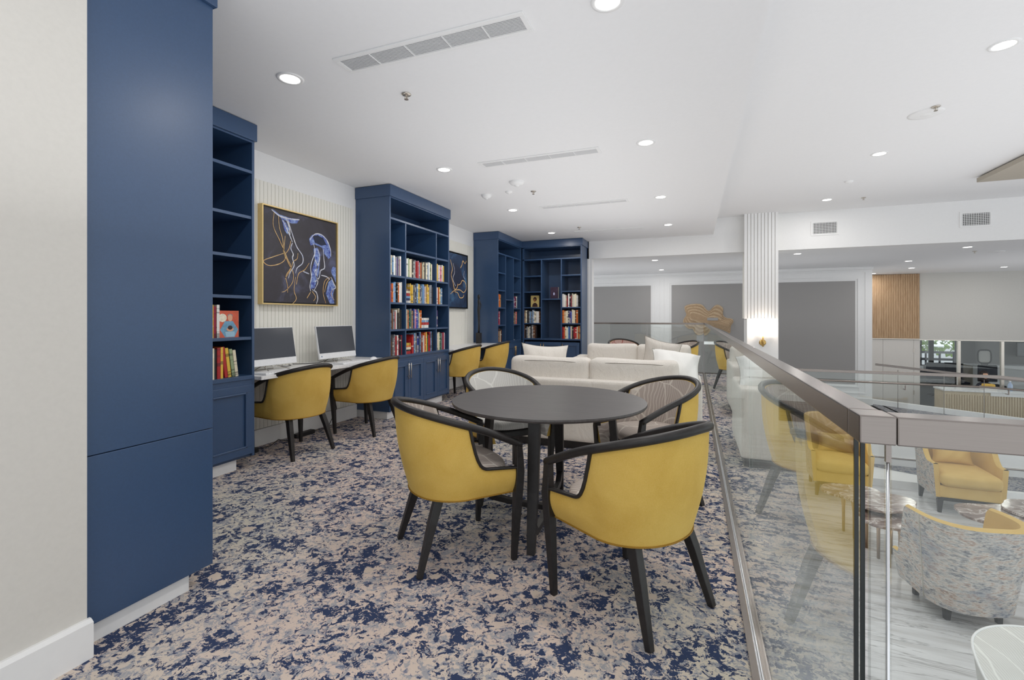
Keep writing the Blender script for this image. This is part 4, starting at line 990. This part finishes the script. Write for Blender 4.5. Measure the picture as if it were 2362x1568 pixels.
# ---- reception wall and glass office
RY=16.0
wr=structure('wall_reception',MB().box(5.80,12,RY,RY+.12,.575,FZ).box(3.9,5.81,RY+.02,RY+.12,-1.8,FZ),M['beige'])
t=empty('slat_panel',(4.70,RY-.03,.59),label='oak vertical-slat wall panel high beside the beige wall',cat='wall panel')
MB().box(0,1.09,.02,.045,0,FZ-.60).build('backing',M['oakslat'],t)
s=MB()
for i in range(28): s.box(.004+i*.039,.030+i*.039,0,.02,.02,FZ-.60)
s.build('slats',M['oakslat'],t,kind='stuff'); MB().box(-.01,1.095,-.01,.045,-.02,.0).build('bottom_trim',M['chrome'],t)
t=empty('wall_cladding',(4.60,RY-.02,-1.7),label='off-white laminate panels with flush door below the oak slats',cat='wall panel')
for a,b in((0,.365),(.369,1.06),(1.064,1.20)): MB().box(a,b,0,.03,0,2.26).build('panel',M['offwhite'],t,bevel=.003)
for z in(.75,1.9): MB().box(1.056,1.068,-.012,0,z,z+.12).build('hinge',M['chrome'],t)
structure('floor.005',MB().box(3.8,16,13.6,16.1,-1.8,-1.7).box(3.8,16,16.1,24,-1.8,-1.4),M['darkgrey'])
structure('wall_office',MB().box(4.1,16,22,22.1,-1.4,-.64).box(4.1,8.0,22,22.1,-.64,2.3).box(9.1,16,22,22.1,-.64,2.3).box(8.0,9.1,22,22.1,.62,2.3).box(9.6,9.65,20.5,22,-1.4,.62),M['greypanel'])
structure('ceiling.003',MB().box(4.1,16,16.13,22.2,.60,.7),M['ceil'])
wn=empty('window_1',(8.0,22,-.64),kind='structure',label='office window to the bright street')
MB().box(0,.04,0,.08,0,1.24).box(.26,.40,0,.08,0,1.24).box(1.04,1.1,0,.08,0,1.24).build('window_frame',M['darkgrey'],wn)
for a,b in((.04,.26),(.40,1.04)): MB().box(a,b,.03,.04,0,1.24).build('pane',M['glass'],wn)
# glass office front
of=empty('office_glazing',(5.80,RY+.04,-1.7),label='steel-framed glass office front below the beige wall',cat='glass partition')
for x in(.84,1.73,2.9,4.2): MB().box(x,x+.06,0,.08,0,2.26).build('mullion',M['chrome'],of,bevel=.003)
MB().box(0,6,0,.07,2.25,2.275).build('head_rail',M['chrome'],of)
for a,b in((.0,.84),(.90,1.73),(1.79,2.9),(2.96,4.2)): MB().box(a,b,.035,.045,0,2.25).build('glass_pane',M['glass'],of)
# office contents
def ochair(x,y,l):
    t=empty('office_chair',(x,y,-1.4),label=l,cat='chair',group='office chairs')
    rbx(-.25,.25,-.24,.24,.42,.50,'seat',M['dark'],t,.03); rbx(-.24,.24,.2,.26,.55,1.08,'backrest',M['dark'],t,.03)
    MB().tube([(0,0,.42),(0,0,.08)],.03,8).build('gas_lift',M['blackmetal'],t)
    for k in range(5): MB().tube([(0,0,.08),(.28*math.cos(k*1.257),.28*math.sin(k*1.257),.03)],.018,6).build('leg',M['blackmetal'],t)
ochair(7.45,19.2,'dark office chair under the street window'); ochair(8.0,19.4,'dark office chair beside the glazing mullion'); ochair(8.6,18.8,'navy office chair by the white counter')
t=empty('office_desk',(7.25,20.2,-1.4),label='dark office desk with papers before the street window',cat='desk')
MB().box(-.8,1.1,-.3,.4,.70,.74).build('desk_top',M['darkgrey'],t); MB().box(-.75,-.7,-.25,.35,0,.7).box(1.0,1.05,-.25,.35,0,.7).build('leg',M['blackmetal'],t)
MB().box(.1,.35,-.2,.05,.74,.90).build('paper_stack',M['white'],t)
t=empty('credenza',(9.45,19.5,-1.4),label='white office counter along the inside wall with copper end',cat='cabinet')
MB().box(-1.0,3,0,.5,.02,1.0).build('body',M['white'],t,bevel=.004); MB().box(-1.02,3,-.02,.52,1.0,1.04).build('top',M['white'],t); MB().box(-1.03,-1.0,0,.5,0,1.0).build('end_panel',M['tanbox'],t)
t=empty('round_mirror',(8.83,19.7,-.36),label='dark-framed rounded mirror standing on the office counter',cat='mirror')
MB().tube([(.17*math.copysign(abs(math.cos(k*PI/16))**.6,math.cos(k*PI/16)),0,.26+.22*math.copysign(abs(math.sin(k*PI/16))**.6,math.sin(k*PI/16))) for k in range(32)],.022,8,closed=True).build('frame',M['black'],t,smooth=True)
MB().box(-.14,.14,.0,.01,.08,.44).build('glass_face',M['offwhite'],t); MB().box(-.08,.08,-.03,.03,0,.03).build('stand',M['black'],t)
t=empty('wall_screen',(10.55,21.6,-.2),label='dark wall-mounted screen at the right end of the office',cat='screen')
MB().box(0,1.2,0,.05,0,.5).build('housing',M['blackmetal'],t,bevel=.005); MB().box(.02,1.18,-.003,0,.02,.48).build('screen',M['screen'],t); MB().tube([(.6,.05,.25),(.6,.3,.25)],.03,8).build('mount',M['blackmetal'],t)
# reception counter
t=empty('reception_desk',(5.93,15.0,-1.7),label='pale oak slatted reception counter with white top',cat='reception desk')
MB().box(0,4,0,.5,0,1.02).build('body',M['oakdesk'],t)
s=MB()
for i in range(80): s.box(.01+i*.05,.035+i*.05,-.02,0,.02,.94)
s.build('slats',M['oakdesk'],t,kind='stuff')
MB().box(-.02,4,-.04,.52,1.02,1.06).build('countertop',M['quartz'],t,bevel=.004); MB().box(.9,4,-.03,0,.94,1.02).build('upstand',M['white'],t)
t=empty('person',(7.08,15.80,-1.56),label='seated person with dark hair and black top behind the reception counter',cat='person')
m=MB(); m.lathe([(.11,.45),(.17,.55),(.17,.75),(.19,.92),(.13,1.02),(.055,1.06),(.05,1.12)],n=20,capt=True); m.xf(Matrix.Diagonal((1,.65,1,1))); m.build('torso',M['dark'],t,smooth=True)
m=MB().lathe([(.02,1.09),(.06,1.11),(.075,1.17),(.078,1.22),(.065,1.28),(.02,1.315)],n=20); m.build('head',plain('skin',(206,160,130),.6),t,smooth=True)
m=MB().lathe([(.10,1.06),(.105,1.14),(.105,1.22),(.09,1.30),(.05,1.345),(.01,1.352)],c=(0,.035,0),n=20); m.build('hair',plain('dark_hair',(34,26,24),.6),t,smooth=True)
for sg in(-1,1): 
    MB().tube([(.17*sg,0,.93),(.23*sg,-.03,.72),(.16*sg,-.15,.70)],[.05,.042,.032],10).build('sleeve',M['dark'],t,smooth=True)
    MB().tube([(.16*sg,-.15,.70),(.12*sg,-.21,.71)],[.028,.02],8).build('hand',plain('skin_hand',(206,160,130),.6),t,smooth=True)
MB().box(-.2,.2,-.16,.16,.40,.46).tube([(0,0,.4),(0,0,-.14)],.03,8).build('stool',M['blackmetal'],t)
t=empty('gift_box',(6.78,15.15,-.64),label='small cream box with yellow contents on the reception counter',cat='box')
MB().box(0,.26,0,.2,0,.09).build('tray',M['offwhite'],t,bevel=.004); rbx(.02,.24,.02,.18,.07,.15,'contents',M['yellow'],t,.03)
t=empty('water_bottle',(7.3,15.2,-.64),label='clear blue bottle on the reception counter',cat='bottle')
MB().lathe([(.045,0),(.048,.02),(.045,.16),(.018,.2),(.018,.23)],n=16).build('body',plain('pale_blue_plastic',(170,190,215),.2),t,smooth=True); MB().lathe([(.02,.23),(.02,.26)],n=12).build('cap',M['white'],t)
# street outside the office window
structure('floor.006',MB().box(0,30,22.2,60,-1.9,-1.8),plain('street_paving',(190,190,196),.8))
for x,y,r,h,l in((9.9,30,1.6,2.6,'leafy bush outside the office window, bright green'),(7.6,32,1.3,2.4,'darker bush outside the office window behind the post')):
    t=empty('bush',(x+2.5,y,-1.8),label=l,cat='bush',group='street bushes'); m=MB(); rr=random.Random(int(x*10))
    for k in range(900):
        a=rr.uniform(0,2*PI); b=rr.uniform(-.2,1)*PI/2; q=r*rr.uniform(.75,1.0); c=Vector((q*math.cos(a)*math.cos(b),q*math.sin(a)*math.cos(b),1.2+h*.5*math.sin(b)+.3)); s_=.13
        d1=Vector((rr.uniform(-1,1),rr.uniform(-1,1),rr.uniform(-1,1))).normalized()*s_; d2=Vector((rr.uniform(-1,1),rr.uniform(-1,1),rr.uniform(-1,1))).normalized()*s_
        m.add([c-d1,c-d2,c+d1,c+d2],[(0,1,2,3)])
    m.build('leaves',plain('leaf_green',(130,160,70),.6,var=.4,scale=3),t,kind='stuff'); MB().tube([(0,0,0),(0,0,1.6)],.08,8).build('trunk',M['black'],t)
t=empty('street_fence',(8,25.5,-1.8),label='dark blue metal fence outside the office window',cat='fence')
for z in(.5,.8,1.1,1.4): MB().box(0,6,0,.05,z,z+.1).build('rail',M['dark'],t)
for i in range(13): MB().box(i*.48,i*.48+.05,-.01,.06,0,1.5).build('post',M['dark'],t)

# ------------------------------------------------------------------ wall sconce on the column
t=empty('wall_sconce',(1.146,9.32,.74),label='brass wall sconce with lit crystal petals on the slatted column',cat='wall lamp')
MB().lathe([(.055,0),(.055,-.012),(.04,-.018)],n=28,axis='y').build('backplate',M['brass'],t,smooth=False,bevel=.002)
MB().tube([(0,-.015,-.0),(0,-.055,0)],.008,8).tube([(0,-.06,-.07),(0,-.06,.11)],.013,12).build('arm',M['brass'],t,smooth=True)
m=MB()
for k in range(10):
    a=2*PI*k/10; m.tube([(0,-.06,.11),(.03*math.cos(a),-.06+.03*math.sin(a),.16),(.055*math.cos(a),-.06+.045*math.sin(a),.19+.03*(k%2))],[.004,.014,.004],6)
m.build('crystal_shade',M['crystal'],t)
l=bpy.data.lights.new('sconce_bulb','POINT'); l.energy=7; l.color=(1,.84,.70); l.shadow_soft_size=.02
o=bpy.data.objects.new('bulb',l); COL.objects.link(o); o.parent=t; o.location=(0,-.10,.24)

# ------------------------------------------------------------------ carved wood wall sculpture
t=empty('wall_sculpture',(.40,13.32,1.10),label='carved oak contour-layered wall sculpture with small slot on the grey wall',cat='wall art')
# outline measured in metres about the centre (x,z)
base=[(-0.606, 0.378), (-0.422, 0.435), (-0.198, 0.421), (-0.071, 0.283), (0.003, 0.26), (0.139, 0.395), (0.243, 0.394), (0.325, 0.303), (0.325, 0.145), (0.407, 0.066), (0.53, 0.044), (0.57, -0.034), (0.509, -0.147), (0.489, -0.327), (0.387, -0.283), (0.201, -0.206), (0.034, -0.173), (-0.071, -0.22), (-0.155, -0.358), (-0.283, -0.394), (-0.369, -0.315), (-0.422, -0.223), (-0.519, -0.224), (-0.628, -0.109), (-0.65, 0.007), (-0.574, 0.146), (-0.606, 0.262)]
def smooth(P,n=5):
    Q=[];N=len(P)
    for i in range(N):
        p0,p1,p2,p3=[Vector(P[(i+k)%N]) for k in(-1,0,1,2)]
        for k in range(n):
            s_=k/n; Q.append(tuple(.5*((2*p1)+(-p0+p2)*s_+(2*p0-5*p1+4*p2-p3)*s_*s_+(-p0+3*p1-3*p2+p3)*s_**3)))
    return Q
sb=smooth(base)
cxy=(sum(p[0] for p in sb)/len(sb),sum(p[1] for p in sb)/len(sb))
axis_pts=[(-.42+.84*k/20, .12-.24*k/20) for k in range(21)]
for L in range(8):
    f=L/9.0; P=[]
    for (x,y) in sb:
        a=min(axis_pts,key=lambda q:(q[0]-x)**2+(q[1]-y)**2)
        P.append((x+(a[0]-x)*f,y+(a[1]-y)*f))
    m=MB(); n=len(P); d0=-.014*L; 
    m.add([(p[0],d0,p[1]) for p in P]+[(p[0],d0-.014,p[1]) for p in P],[tuple(range(n)),tuple(range(n,2*n))[::-1]]+[(i,n+i,n+(i+1)%n,(i+1)%n) for i in range(n)])
    m.build('wood_layer',M['carved'] if L%2==0 else M['carvedd'],t)
MB().box(-.06,.20,-.128,-.125,.0,.07).build('slot',M['greypanel'],t,bevel=.001)
